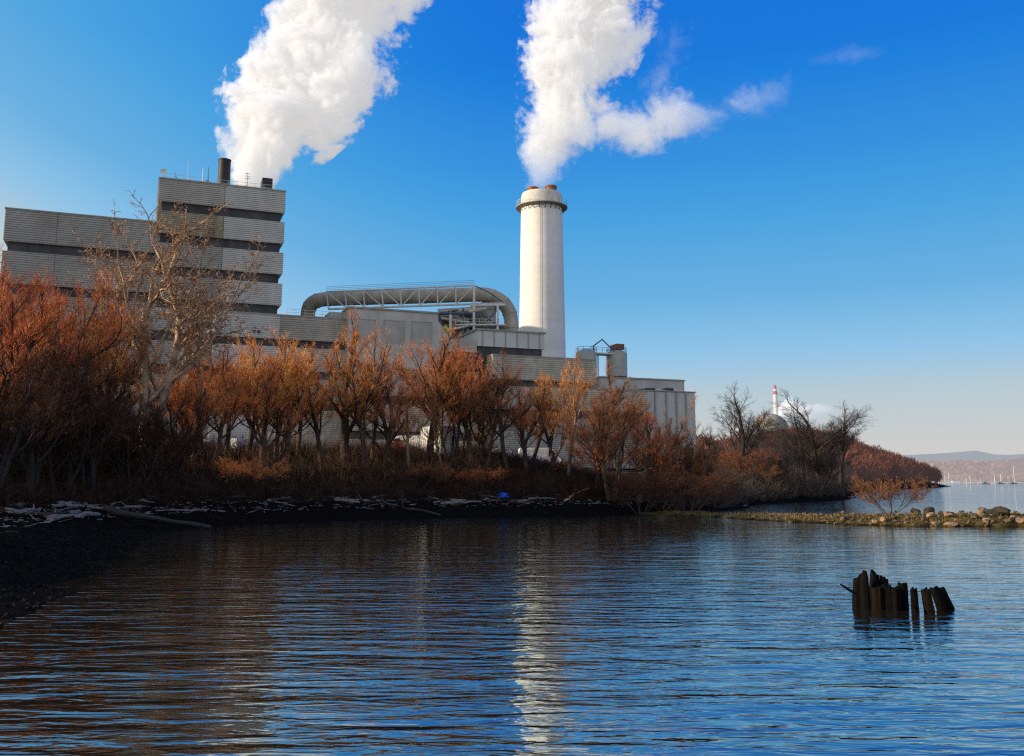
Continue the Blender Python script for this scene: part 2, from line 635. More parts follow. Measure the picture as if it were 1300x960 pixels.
# --- tower
v = -1.0
tu0, tzt = PB(203, 226.5, v)
tu1, _ = PB(362, 242, v)
tower = thing('ribbed_tower_building', 'tallest grey ribbed tower with dark window bands and antennas on its roof', 'building', fr((tu0 + tu1) / 2, 22, YARD))
tp = (PB(362, 242, v)[1] - PB(355.5, 398, v)[1]) / 4
rows = [(tzt - i * tp, tzt - i * tp - tp * .70) for i in range(8)]
rows[-1] = (rows[-1][0], YARD - .5)
sp1 = PB(284, 280, v)[0]
block(tower, tu0, tu1, v, 50, rows, splits=[sp1],
      mats=(lambda i: 'siding_stained' if i == 1 else ('siding_tan' if i == 0 else 'siding'), 'siding_light'))


def roof_at(px, v_):
    return PB(px, 235, v_)[0]


# roof-top fittings of the tower
def ud(px, py, vv):
    return PB(px, py, vv)


ztr = tzt + .22
su, _ = ud(284, 234, 8)
sw = (ud(292, 234, 8)[0] - ud(276, 234, 8)[0]) / 2
stop = ud(284, 203, 8)[1]
c = fr(su, 8, ztr)
st = MB().lathe([(sw * 1.08, 0), (sw * 1.08, .5), (sw, .55), (sw, (stop - ztr) * .97), (sw * 1.06, (stop - ztr) * .97), (sw * 1.06, stop - ztr), (sw * .86, stop - ztr), (sw * .86, stop - ztr - 2)], c, 32).build('exhaust_stack', M['dark_stack'], tower, True)
bu0, bu1 = ud(333, 235, 3)[0], ud(346, 235, 3)[0]
bz = ud(340, 226, 3)[1]
hb = MB().box(bu0, bu1, 3, 6, ztr, bz, fr).build('roof_vent_box', M['dark_stack'], tower, bevel=.05)
lv = MB()
for i in range(5):
    zz = ztr + .25 + (bz - ztr - .4) * i / 5
    lv.box(bu0 + .15, bu1 - .15, 2.9, 2.995, zz, zz + .15, fr)
lv.build('louvre', M['steel_dark'], hb)


def mast(px, top, vv=2, r=.05, arms=0, whip=False):
    u, _ = ud(px, 230, vv)
    z1 = ud(px, top, vv)[1]
    m = MB().tube([fr(u, vv, ztr), fr(u, vv, z1)], [r, r * .6], 6)
    for i in range(arms):
        zz = z1 - .25 - i * .45
        m.tube([fr(u - .45, vv, zz), fr(u + .45, vv, zz)], r * .7, 5)
    return m


mast(238, 203, r=.05).build('antenna', M['steel'], tower)
m = mast(264, 212, r=.09)
u, _ = ud(264, 230, 2)
for k in (-1, 1):
    m.tube([fr(u, 2, ztr + 1.4), fr(u + k * 1.3, 2, ztr)], .06, 6)
m.tube([fr(u, 2, ztr + 1.4), fr(u, 3.2, ztr)], .06, 6)
m.build('antenna', M['steel_dark'], tower)
m = mast(257, 213, r=.09)
m.build('antenna', M['white_paint'], tower)
m = mast(314, 219, r=.06, arms=3)
u, _ = ud(314, 230, 2)
m.tube([fr(u, 2, ztr + 1.2), fr(u - 1.6, 2, ztr)], .05, 6)
m.build('antenna', M['steel_dark'], tower)
m = mast(222, 219, r=.05)
u, _ = ud(222, 230, 2)
m.tube([fr(u, 2, ztr + 1.5), fr(u + 1.2, 2, ztr)], .05, 6)
m.build('antenna', M['steel_dark'], tower)
u, _ = ud(207, 228, 2)
zd = ud(207, 219, 2)[1]
m = MB().tube([fr(u, 2, ztr), fr(u, 2, zd)], .06, 6)
dsh = m.build('antenna', M['steel'], tower)
dm = MB()
prof = [(.02, 0), (.25, .05), (.45, .16), (.55, .28)]
vs, fs = [], []
for r_, d_ in prof:
    for k in range(14):
        a = 2 * math.pi * k / 14
        vs.append(fr(u + r_ * math.cos(a), 2 - .12 - d_, zd + r_ * math.sin(a)))
for i in range(3):
    for k in range(14):
        a, b_ = i * 14 + k, i * 14 + (k + 1) % 14
        fs.append((a, b_, b_ + 14, a + 14))
dm.add(vs, fs).build('dish', M['white_paint'], dsh, True)
rl = MB()
for zz in (.55, 1.1):
    rl.tube([fr(tu0 + .5, .2, ztr + zz), fr(tu1 - .5, .2, ztr + zz)], .03, 4)
for i in range(14):
    u = tu0 + .5 + (tu1 - tu0 - 1) * i / 13
    rl.tube([fr(u, .2, ztr), fr(u, .2, ztr + 1.1)], .03, 4)
rl.build('roof_railing', M['steel'], tower)

# --- middle block in front of the tower
v = -5.0
mu0, mzt = PB(272, 395.5, v)
mu1, _ = PB(446, 402, v)
mid = thing('ribbed_hall_building', 'low grey ribbed hall below the tower, joined to the concrete annex', 'building', fr((mu0 + mu1) / 2, 6, YARD))
mp_ = (PB(400, 401, v)[1] - PB(400, 440, v)[1])
rows = [(mzt - i * mp_, mzt - i * mp_ - mp_ * .75) for i in range(4)]
rows[-1] = (rows[-1][0], YARD - .5)
block(mid, mu0, mu1, v, v + 3.9 + 20, rows, splits=[PB(356, 400, v)[0]], mats=('siding_light', 'siding_tan'))
zz0 = mzt + .22
rl = MB()
for q in (.55, 1.1):
    rl.tube([fr(tu1 + .6, v + .4, zz0 + q), fr(mu1 - .4, v + .4, zz0 + q)], .035, 4)
for i in range(8):
    u = tu1 + .6 + (mu1 - tu1 - 1) * i / 7
    rl.tube([fr(u, v + .4, zz0), fr(u, v + .4, zz0 + 1.1)], .035, 4)
rl.build('roof_railing', M['steel'], mid)
# pale service box on the hall's front
q0, qz = PB(270, 404, v - 1.2)
q1, qz2 = PB(284, 422, v - 1.2)
svc = MB().box(q0, q1, v - 1.2, v - .18, qz2, qz, fr).build('service_box', M['white_paint'], mid, bevel=.05)
for vx, vy in ((321, 418.5), (327, 419)):
    w0, wz = PB(vx, vy, v - .2)
    MB().box(w0, w0 + .45, v - .30, v - .14, wz - .5, wz, fr).build('wall_vent', M['band'], mid, bevel=.02)
w0, wz = PB(257.5, 417, v - .9)
w1, wz1 = PB(266, 431, v - .9)
cab = MB().box(w0, w1, v - .9, v - .18, wz1, wz, fr).build('equipment_cabinet', M['blue_paint'], mid, bevel=.04)
MB().box(w0 + .15, w1 - .15, v - .94, v - .904, wz1 + .2, wz - .2, fr).build('cabinet_door', M['steel'], cab)
MB().box(q0 + .3, q1 - .3, v - 1.26, v - 1.204, qz2 + .4, qz - .4, fr).build('box_door', M['trim'], svc)

# --- concrete annex
v = -7.0
a0, azt = PB(443, 391, v)
a1, azr = PB(556, 400, v)
annex = thing('concrete_annex', 'plain grey concrete annex with three tall recessed panels under the duct bridge', 'building', fr((a0 + a1) / 2, 2, YARD))
zb = PB(556, 470, v)[1]
cut_u, cut_z = PB(571, 430, v)
pts = [(a0, zb), (cut_u + .4, zb), (cut_u, cut_z), (PB(561, 414, v)[0], PB(561, 414, v)[1]), (a1, PB(556, 407, v)[1]), (a1, azt), (a0, azt)]
m = MB()
n = len(pts)
m.add([fr(p[0], v, p[1]) for p in pts] + [fr(p[0], v + 16, p[1]) for p in pts],
      [tuple(range(n)), tuple(range(2 * n - 1, n - 1, -1))] + [((k + 1) % n, k, k + n, (k + 1) % n + n) for k in range(n)])
m.build('wall', M['concrete'], annex)
MB().box(a0 - .2, a1 + .2, v - .2, v + 16.2, azt + .003, azt + .3, fr).build('coping', M['trim'], annex)
for x0, x1 in ((451.5, 476.5), (487.5, 512.5), (523, 547)):
    p0, pz = PB(x0, 405 + (x0 - 450) * .045, v)
    p1, _ = PB(x1, 420, v)
    f_ = MB()
    zlo = PB(x0, 436, v)[1]
    t_ = .16
    f_.box(p0, p1, v - .03, v - .003, zlo, pz, fr)
    o_ = f_.build('recessed_panel', M['concrete_dark'], annex)
    g = MB()
    g.box(p0 - t_, p0, v - .10, v - .003, zlo - t_, pz + t_, fr)
    g.box(p1, p1 + t_, v - .10, v - .003, zlo - t_, pz + t_, fr)
    g.box(p0, p1, v - .10, v - .003, pz, pz + t_, fr)
    g.build('panel_frame', M['concrete_dark'], o_)
l0, lz = PB(418, 396, v + 4)
l1, _ = PB(444, 396, v + 4)
MB().box(l0, l1, v + 4, v + 9, azt - 6, lz, fr).build('side_wall', M['concrete_dark'], annex)
# ribbed base under the annex
lo_top = zb - .3
b0, b1 = a0 - .5, PB(606, 450, v)[0]
rows = [(lo_top - i * 6.2, lo_top - i * 6.2 - 4.7) for i in range(3)]
rows[-1] = (rows[-1][0], YARD - .5)
base = thing('ribbed_base_building', 'grey ribbed lower storeys under the concrete annex, behind the orange trees', 'building', fr((b0 + b1) / 2, 2, YARD))
block(base, b0, b1, v - .6, v + 17, rows, mats=('siding_olive',))

# --- louvred block right of the annex
v = -12.0
c0, czt = PB(626, 451, v)
c1, _ = PB(755.5, 457, v)
c2, _ = PB(821, 491, v)
lou = thing('ribbed_block_building', 'stepped ribbed block in front of the chimney foot, behind the tan trees', 'building', fr((c0 + c1) / 2, 0, YARD))
zA, zB = PB(640, 481.5, v)[1], PB(640, 490, v)[1]
zC, zD = PB(700, 521, v)[1], PB(700, 531, v)[1]
ribbed(c0, c1, v, v + 17, zA, czt).build('siding_panel', M['siding_olive'], lou)
MB().box(c0 - .2, c1 + .2, v - .2, v + 17.2, czt + .003, czt + .22, fr).build('coping', M['trim'], lou)
MB().box(c0 + .6, c1 - .6, v + .6, v + 16, zB + .003, zA - .003, fr).build('window_band', M['band'], lou)
ribbed(c0, c2, v, v + 17, zC, zB).build('siding_panel', M['siding_olive'], lou)
MB().box(c1 + .05, c2 + .2, v - .2, v + 17.2, zB + .003, zB + .22, fr).build('coping', M['trim'], lou)
bd = MB().box(c0 + .6, c2 - .6, v + .6, v + 16, zD + .003, zC - .003, fr).build('window_band', M['band'], lou)
for i in range(1, 14):
    u = c0 + (c2 - c0) * i / 14
    MB().box(u - .12, u + .12, v + .45, v + .597, zD + .01, zC - .01, fr).build('mullion', M['trim'], bd)
ribbed(c0, c2, v, v + 17, YARD - .5, zD).build('siding_panel', M['siding'], lou)

# --- end block at the right
v = -10.0
d0, dz = PB(760, 470, v + 7)
d1, dzr = PB(868.5, 484, v + 7)
d2, _ = PB(882, 500, v)
end = thing('end_block_building', 'plain pale grey block at the right end of the plant with louvred openings', 'building', fr((d0 + d1) / 2, 0, YARD))
zE = PB(850, 497.5, v)[1]
MB().box(c2 + .3, d2, v, v + 21, YARD - .5, zE, fr).build('wall', M['siding_light'], end)
MB().box(d0, d1, v + 7, v + 21, zE + .003, dzr, fr).build('upper_wall', M['concrete'], end)
MB().box(d0 - .2, d1 + .2, v + 6.8, v + 21.2, dzr + .003, dzr + .25, fr).build('coping', M['trim'], end)
MB().box(c2 + .1, d2 + .2, v - .2, v + 6.99, zE + .003, zE + .2, fr).build('coping', M['trim'], end)
for x0, x1 in ((821.5, 832), (847, 855)):
    p0, pz = PB(x0, 492.5, v + 1)
    p1, _ = PB(x1, 497, v + 1)
    MB().box(p0, p1, v + 1, v + 6.5, zE + .21, pz, fr).build('dark_opening', M['band'], end)
for x0, x1 in ((833, 846), (856, 869)):
    p0, pz = PB(x0, 491.5, v + .5)
    p1, _ = PB(x1, 497, v + .5)
    o_ = MB()
    for i in range(4):
        z_ = zE + .22 + (pz - zE - .22) * i / 4
        o_.box(p0, p1, v + .5 + i * .9, v + 6.9, z_, z_ + (pz - zE - .22) / 4 - .02, fr)
    o_.build('sloped_hood', M['siding_light'], end)
for x in (832, 846, 859, 871):
    p0, _ = PB(x, 530, v)
    MB().box(p0 - .18, p0 + .18, v - .16, v - .003, YARD, zE - .05, fr).build('pilaster', M['trim'], end)
p0, pz = PB(868, 548, v)
p1, _ = PB(882, 560, v)
MB().box(p0, p1 - .3, v - .06, v - .003, YARD, PB(870, 568, v)[1], fr).build('loading_door', M['band'], end)

# --- silos and their gantry
def silo(px0, px1, top, bot, v_, label):
    uL, z1 = PB(px0, top, v_)
    uR, _ = PB(px1, top, v_)
    z0 = PB(px0, bot, v_)[1]
    r = (uR - uL) / 2
    c_ = fr((uL + uR) / 2, v_, z0)
    t_ = thing('storage_silo', label, 'silo', c_, 'silos on the plant roof')
    hgt = z1 - z0
    MB().lathe([(r, 0), (r, hgt * .33), (r * 1.02, hgt * .335), (r * 1.02, hgt * .35), (r, hgt * .355), (r, hgt), (r * .6, hgt + .5), (.1, hgt + .7)], c_, 32).build('shell', M['silo'], t_, True)
    rl_ = MB()
    for q in (.5, 1.0):
        rl_.tube([(c_.x + r * .97 * math.cos(a), c_.y + r * .97 * math.sin(a), c_.z + hgt + q) for a in [2 * math.pi * k / 20 for k in range(21)]], .04, 4)
    for k in range(10):
        a = 2 * math.pi * k / 10
        rl_.tube([(c_.x + r * .97 * math.cos(a), c_.y + r * .97 * math.sin(a), c_.z + hgt - .02), (c_.x + r * .97 * math.cos(a), c_.y + r * .97 * math.sin(a), c_.z + hgt + 1.0)], .04, 4)
    rl_.build('railing', M['steel_dark'], t_)
    return t_, c_, r, hgt


s1, cA, rA, hA = silo(732, 756, 447, 476, 2, 'left pale steel silo standing above the ribbed block roof')
s2, cB, rB, hB = silo(771, 794.5, 448, 478, 2, 'right pale steel silo with a rusty box on its lid')
p0, pz = PB(780, 437, 2)
p1, _ = PB(790, 447, 2)
z_ = cB.z + hB
MB().box(p0, p1, 1, 4, z_ + .72, pz, fr).build('filter_box', M['rust'], s2, bevel=.06)
gan = thing('hoist_gantry', 'dark pointed steel hoist frame bridging the two silos', 'gantry', fr((PB(764, 448, 2)[0]), 2, cA.z))
zf = PB(764, 449, 2)[1]
gl, gr_ = PB(753.5, 448, 2)[0], PB(776, 448, 2)[0]
gp = PB(764.5, 431, 2)
dk = MB().box(gl - 1.2, gr_ + 1.2, .6, 3.4, zf - .25, zf, fr).build('deck', M['steel'], gan)
m = MB()
m.tube([fr(gl, 2, zf), fr(gl, 2, zf + (gp[1] - zf) * .5), fr(gp[0], 2, gp[1]), fr(gr_, 2, zf + (gp[1] - zf) * .4), fr(gr_, 2, zf)], .16, 6)
m.build('portal_frame', M['steel_dark'], gan)
for u in (gl + 1, gr_ - 1):
    MB().tube([fr(u, 2, cA.z - 1), fr(u, 2, zf - .25)], .15, 6).build('leg', M['steel'], gan)
rl = MB()
for q in (.55, 1.1):
    rl.tube([fr(gl - 1.2, .7, zf + q), fr(gr_ + 1.2, .7, zf + q)], .04, 4)
for i in range(6):
    u = gl - 1.2 + (gr_ - gl + 2.4) * i / 5
    rl.tube([fr(u, .7, zf), fr(u, .7, zf + 1.1)], .04, 4)
rl.build('railing', M['steel_dark'], gan)

# --- chimney
CYD = 216
ctop = P(689, 249, CYD)
cb = P(687, 450, CYD)
cc_ = Vector(((ctop.x + cb.x) / 2, CYD, YARD))
chim = thing('tall_chimney', 'tall white concrete chimney with two rusty flues and a gallery near its top', 'chimney', cc_)
k = CYD / F
rt, rb = 27.0 * k, 30.4 * k
zc = P(689, 264, CYD).z
z1 = P(689, 247, CYD).z
Hh = z1 - YARD
hc = zc - YARD
rb2 = rb + (rb - rt) * .5
MB().lathe([(rb2, 0), (rt, hc)], cc_, 72).build('shaft', M['shaft'], chim, True)
MB().lathe([(rt + .02, hc + .003), (rt * .985, Hh - .5), (rt * .97, Hh - .45), (rt * .95, Hh), (rt * .85, Hh)], cc_, 72).build('crown', M['cap'], chim, True)
gal = MB().lathe([(rt + .03, hc - .45), (rt + 1.0, hc - .2), (rt + 1.25, hc - .15), (rt + 1.25, hc + .05), (rt + .05, hc + .05)], cc_, 72, False).build('gallery', M['trim'], chim)
rl = MB()
for q in (.6, 1.2):
    rl.tube([(cc_.x + (rt + 1.15) * math.cos(a), cc_.y + (rt + 1.15) * math.sin(a), cc_.z + hc + q) for a in [2 * math.pi * i / 40 for i in range(41)]], .05, 4)
for i in range(24):
    a = 2 * math.pi * i / 24
    x_, y_ = cc_.x + (rt + 1.15) * math.cos(a), cc_.y + (rt + 1.15) * math.sin(a)
    rl.tube([(x_, y_, cc_.z + hc), (x_, y_, cc_.z + hc + 1.2)], .05, 4)
rl.build('railing', M['steel'], gal)
for i in range(24):
    a = 2 * math.pi * (i + .5) / 24
    d_ = Vector((math.cos(a), math.sin(a), 0))
    MB().tube([cc_ + d_ * (rt - .02) + Vector((0, 0, hc - 1.3)), cc_ + d_ * (rt + 1.0) + Vector((0, 0, hc - .25))], .09, 5).build('bracket', M['steel_dark'], gal)
for px_, dy in ((676.5, 0.6), (699.5, -.6)):
    q = P(px_, 245, CYD + dy)
    rf = 7.2 * k
    fl = MB().lathe([(rf * 1.1, -1.0), (rf * 1.1, .1), (rf, .15), (rf, 1.5), (rf * 1.08, 1.5), (rf * 1.08, 1.85), (rf * .9, 1.85), (rf * .9, .2)], (q.x, q.y, z1 - .05), 32, False).build('flue', M['rust'], chim, True)
ld = MB()
for sgn in (-.22, .22):
    a = R(-97)
    p_ = [(cc_.x + (rb2 + (rt - rb2) * t_ + .12) * math.cos(a) + sgn, cc_.y + (rb2 + (rt - rb2) * t_ + .12) * math.sin(a), cc_.z + hc * t_) for t_ in (.1, .5, .985)]
    ld.tube(p_, .03, 4)
ld.build('ladder', M['steel'], chim)

# --- flue duct, truss bridge and steel frame
DY = 190.0
path = [P(x, y, DY + o) for x, y, o in ((391, 414, 2), (391, 398, 2), (393.5, 389, 1.5), (400, 383, 1), (411, 380.2, .5), (430, 379.2, 0), (480, 377.8, 0), (540, 376.2, 0), (600, 374.2, 0), (618, 374.6, .5), (631, 379, 1), (641, 387, 1.5), (647, 398, 2), (649, 412, 2), (649, 428, 2))]
path2 = []
for i in range(len(path) - 1):   # smooth through the points
    p0, p1, p2, p3 = path[max(i - 1, 0)], path[i], path[i + 1], path[min(i + 2, len(path) - 1)]
    for t_ in (0, .25, .5, .75):
        path2.append(.5 * ((2 * p1) + (p2 - p0) * t_ + (2 * p0 - 5 * p1 + 4 * p2 - p3) * t_ ** 2 + (3 * p1 - p0 - 3 * p2 + p3) * t_ ** 3))
path2.append(path[-1])
kd = DY / F
duct = thing('flue_gas_duct', 'huge round brown grey duct arching from the hall roof down beside the chimney', 'duct', (path[0].x, path[0].y, YARD))
MB().tube(path2, 9.3 * kd, 24).build('pipe', M['duct'], duct, True)
for i in range(3, len(path2) - 2, 5):
    d_ = (path2[i + 1] - path2[i]).normalized()
    MB().tube([path2[i] - d_ * .09, path2[i] + d_ * .09], 9.3 * kd + .10, 24).build('flange', M['duct'], duct, True)
for px_ in (391, 649):
    q = P(px_, 420, DY + 2)
    MB().lathe([(9.9 * kd, 0), (9.9 * kd, q.z - YARD)], (q.x, q.y, YARD), 24).build('riser', M['duct'], duct, True)
br_ = thing('duct_truss_bridge', 'pale steel truss bridge carrying the big duct over the annex', 'truss bridge', (P(510, 380, DY).x, DY, YARD))
for dy in (-2.6, 2.6):
    yy = DY + dy
    T0, T1 = P(414, 370.5, yy), P(602, 362.5, yy)
    B0, B1, B2 = P(417, 392.5, yy), P(602, 386, yy), P(641, 385.5, yy)
    MB().tube([T0, T1], .17, 6).build('top_chord', M['steel'], br_)
    MB().tube([B0, B1, B2], .22, 6).build('bottom_chord', M['steel'], br_)
    nb = 8
    for i in range(nb + 1):
        t_ = i / nb
        MB().tube([T0.lerp(T1, t_), B0.lerp(B1, t_)], .15, 6).build('post', M['steel'], br_)
        if i < nb:
            if i < nb / 2:
                a_, b_ = T0.lerp(T1, t_), B0.lerp(B1, (i + 1) / nb)
            else:
                a_, b_ = B0.lerp(B1, t_), T0.lerp(T1, (i + 1) / nb)
            MB().tube([a_, b_], .12, 6).build('brace', M['steel'], br_)
    h_ = MB()
    for i in range(3):
        h_.tube([T0 + Vector((0, 0, .35 * (i + 1))), T1 + Vector((0, 0, .35 * (i + 1)))], .035, 4)
    if dy < 0:
        h_.build('handrail', M['steel_dark'], br_)
T1, B2 = P(602, 362.5, DY - 2.6), P(641, 385.5, DY - 2.6)
MB().tube([T1, P(622, 372, DY - 2.6), B2], .12, 6).build('stay', M['steel_dark'], br_)
for i in range(9):
    t_ = i / 8
    MB().tube([P(417 + 185 * t_, 392.5 - 6.5 * t_, DY - 2.6), P(417 + 185 * t_, 392.5 - 6.5 * t_, DY + 2.6)], .16, 6).build('cross_beam', M['steel'], br_)

frm = thing('steel_support_frame', 'pale steel support frame with cross bracing below the duct elbow', 'frame', (P(615, 440, DY - 4).x, DY - 4, YARD))
for px_, t0, dy in ((602, 362.5, -4), (632, 387, -4), (602, 362.5, 3), (632, 387, 3)):
    q = P(px_, t0, DY + dy)
    MB().box(q.x - .24, q.x + .24, q.y - .24, q.y + .24, YARD, q.z).build('post', M['steel'], frm)
for y0, y1, dy, mk in ((404, 389, -4, 'steel_dark'), (389, 409, -4, 'steel_dark'), (432, 412, -4, 'steel'), (412, 436, -4, 'steel')):
    MB().tube([P(612 if mk == 'steel_dark' else 602, y0 + 10, DY + dy), P(632, y1 + 4, DY + dy)], .17, 6).build('brace', M[mk], frm)
for y_, in ((388,), (413,), (436,)):
    for dy in (-4, 3):
        MB().tube([P(597, y_, DY + dy), P(642, y_ - .5, DY + dy)], .22, 6).build('beam', M['steel'], frm)
dk = MB().box(P(578, 413, DY - 4).x, P(640, 413, DY - 4).x, DY - 4.5, DY + 3.5, P(600, 413.5, DY - 4).z, P(600, 412, DY - 4).z).build('platform', M['steel'], frm)
rl = MB()
for q in (.55, 1.1):
    rl.tube([P(578, 412, DY - 4.4) + Vector((0, 0, q)), P(640, 412, DY - 4.4) + Vector((0, 0, q))], .05, 4)
for i in range(9):
    q = P(578 + 62 * i / 8, 412, DY - 4.4)
    rl.tube([q, q + Vector((0, 0, 1.1))], .05, 4)
rl.build('railing', M['steel'], dk)
# machinery seen between annex and frame
mach = thing('fan_machinery', 'cluttered dark pipes and fan casing between the annex and the steel frame', 'machinery', (P(580, 430, 186).x, 186, YARD))
q = P(583, 412, 187)
MB().lathe([(2.2, -12), (2.2, .8), (1.6, 1.8), (1.2, 2.0)], (q.x, q.y + 3, q.z), 20).build('casing', M['duct'], mach, True)
q = P(624, 400, 192)
MB().lathe([(1.9, -14), (1.9, 0), (2.05, .02), (2.05, 1.0), (1.2, 1.6)], (q.x - 1, q.y, q.z + 1), 20).build('casing', M['concrete_dark'], mach, True)
for (xa, ya, xb, yb, r_, mk) in ((556, 398, 600, 398, .35, 'steel_dark'), (560, 404, 596, 410, .28, 'duct'), (572, 395, 572, 428, .3, 'steel'), (588, 392, 588, 430, .22, 'steel_dark'),
                                 (575, 418, 604, 411, .3, 'steel'), (560, 416, 580, 424, .35, 'rust'), (595, 396, 618, 392, .4, 'duct'), (606, 394, 606, 410, .3, 'steel_dark')):
    MB().tube([P(xa, ya, 186), P(xb, yb, 186)], r_, 8).build('pipe', M[mk], mach, True)
q = P(565.5, 418, 178)
q2 = P(577, 396, 188)
MB().tube([P(556, 396.5, 188), P(612, 393, 188)], .7, 10).build('header', M['duct'], mach, True)
MB().box(P(556, 400, 193).x, P(607, 400, 193).x, 193, 199, YARD, P(580, 393.5, 193).z).build('casing', M['duct'], mach)
MB().box(P(562, 400, 192).x, P(598, 400, 192).x, 192, 192.9, P(580, 409, 192).z, P(580, 397, 192).z).build('dark_bay', M['band'], mach)
_r = random.Random(4)
for _i in range(16):
    xa_, ya_ = _r.uniform(557, 604), _r.uniform(393, 420)
    if _i % 2:
        xb_, yb_ = xa_ + _r.uniform(-3, 3), ya_ + _r.uniform(8, 24)
    else:
        xb_, yb_ = xa_ + _r.uniform(8, 22), ya_ + _r.uniform(-3, 3)
    yy_ = _r.uniform(185.5, 191)
    MB().tube([P(xa_, ya_, yy_), P(min(xb_, 608), min(yb_, 430), yy_)], _r.uniform(.10, .32), 8).build('pipe', M[_r.choice(['steel', 'steel_dark', 'steel_dark', 'duct', 'concrete_dark', 'rust'])], mach, True)
MB().box(P(558, 412, 188).x, P(604, 412, 188).x, 188, 191, YARD, P(580, 418, 188).z).build('plinth', M['concrete_dark'], mach)
yl = MB()
yl.tube([P(563, 415, 180), P(569, 422, 180)], .55, 8)
yl.build('yellow_guard', M['yellow'], mach, True)
# equipment shed in front of chimney foot
v = -9.0
e0, ez = PB(606, 414, v)
e1, _ = PB(691, 428, v)
shed = thing('equipment_shed', 'pale flat roofed shed on the ribbed block, right at the chimney foot', 'shed', fr((e0 + e1) / 2, v + 4, czt))
zlo = PB(640, 441, v)[1]
zhi = PB(640, 421, v)[1]
MB().box(e0, e1, v, v + 10, zlo, zhi, fr).build('wall', M['siding_light'], shed)
MB().box(e0 - .25, e1 + .25, v - .25, v + 10.2, zhi + .003, zhi + .3, fr).build('roof', M['trim'], shed)
MB().box(e0 + .4, e1 - .4, v + .3, v + 9.5, czt - 2, zlo - .003, fr).build('shadow_gap', M['band'], shed)  # dark box standing in for the shade under the shed
for i in range(6):
    u = e0 + 1 + (e1 - e0 - 2) * i / 5
    MB().box(u - .1, u + .1, v - .1, v - .003, zlo, zhi - .02, fr).build('rib', M['trim'], shed)
g0, gz = PB(569, 431, -9)
g1, _ = PB(606, 447, -9)
wl = thing('screen_wall', 'short grey screen wall between the annex and the ribbed block', 'wall', fr((g0 + g1) / 2, -9, YARD))
MB().box(g0, g1 - .1, -9, -8, PB(590, 447, -9)[1], PB(590, 431, -9)[1], fr).build('wall_panel', M['concrete_dark'], wl)
MB().box(g0 + .3, g1 - .4, -8.7, -8.2, lo_top + .2, PB(590, 447, -9)[1] - .003, fr).build('wall_base', M['band'], wl)

# ------------------------------------------------------------------ bare trees
GOLD = 2.39996


def perp_rot(d, ang, az):
    o = d.orthogonal().normalized()
    b_ = d.cross(o)
    s_ = o * math.cos(az) + b_ * math.sin(az)
    return (d * math.cos(ang) + s_ * math.sin(ang)).normalized()


class TreeGen:
    """recursive bare tree of unit-ish size: tubes for limbs, ribbons for twigs"""

    def __init__(self, seed, prm):
        self.r = random.Random(seed)
        self.p = prm
        self.limb = MB()
        self.rv, self.rq = [], []

    def vec(self):
        r = self.r
        return Vector((r.gauss(0, 1), r.gauss(0, 1), r.gauss(0, 1)))

    def ribbon(self, pts, w):
        d = (pts[-1] - pts[0]).normalized()
        s_ = perp_rot(d, math.pi / 2, self.r.uniform(0, 6.28))
        o = len(self.rv)
        n = len(pts)
        for i, p in enumerate(pts):
            ww = w * (1 - .6 * i / (n - 1)) * .5
            self.rv += [p - s_ * ww, p + s_ * ww]
        for i in range(n - 1):
            self.rq.append((o + 2 * i, o + 2 * i + 1, o + 2 * i + 3, o + 2 * i + 2))

    def grow(self, p, d, L, rad, lvl):
        q = self.p
        r = self.r
        last = q['levels'] - 1
        n = q['segs'][lvl]
        pts, ds = [p], [d]
        for i in range(n):
            d = (d + self.vec() * q['wig'][lvl] + Vector((0, 0, 1)) * q['trop'][lvl]).normalized()
            p = p + d * (L / n)
            pts.append(p)
            ds.append(d)
        if lvl < q['tubes']:
            rr = [rad * (1 - (1 - q['taper'][lvl]) * i / n) for i in range(n + 1)]
            if lvl == 0:
                rr[0] *= 1.25
            self.limb.tube(pts, rr, 7 if lvl == 0 else (5 if lvl == 1 else 3), caps=False)
        else:
            self.ribbon(pts, rad * 2)
            rr = [rad * .7] * (n + 1)
        if lvl < last:
            nc = q['kids'][lvl]
            nc = max(1, int(nc * r.uniform(.8, 1.2) + .5))
            az = r.uniform(0, 6.28)
            for k_ in range(nc):
                t_ = q['tmin'][lvl] + (1 - q['tmin'][lvl]) * ((k_ + r.random()) / nc)
                f_ = t_ * n
                i = min(int(f_), n - 1)
                pos = pts[i].lerp(pts[i + 1], f_ - i)
                az += GOLD + r.uniform(-.5, .5)
                ang = q['ang'][lvl] * r.uniform(.65, 1.3)
                nd = perp_rot(ds[i + 1], ang, az)
                ln = L * q['ratio'][lvl] * (1.1 - .55 * t_) * r.uniform(.7, 1.25)
                crad = max(rr[i] * q['rk'][lvl], q['rmin'])
                self.grow(pos, nd, ln, crad, lvl + 1)
            if lvl < q['tubes']:      # leader carries on
                self.grow(pts[-1], ds[-1], L * q['ratio'][lvl] * .75, rr[-1], lvl + 1)

    def finish(self, name, bark, twig):
        V_ = np.array([tuple(v_) for v_ in self.limb.v])
        T_ = np.array([tuple(v_) for v_ in self.rv])
        top = np.percentile(T_[:, 2], 98.3)
        sc_ = 1.0
        me1 = bpy.data.meshes.new('trunk')
        me1.from_pydata(V_.tolist(), [], self.limb.f)
        me1.materials.append(bark)
        me1.polygons.foreach_set('use_smooth', [True] * len(me1.polygons))
        me1.update()
        me2 = raw_mesh('crown', T_, np.array(self.rq), twig)
        return me1, me2, top


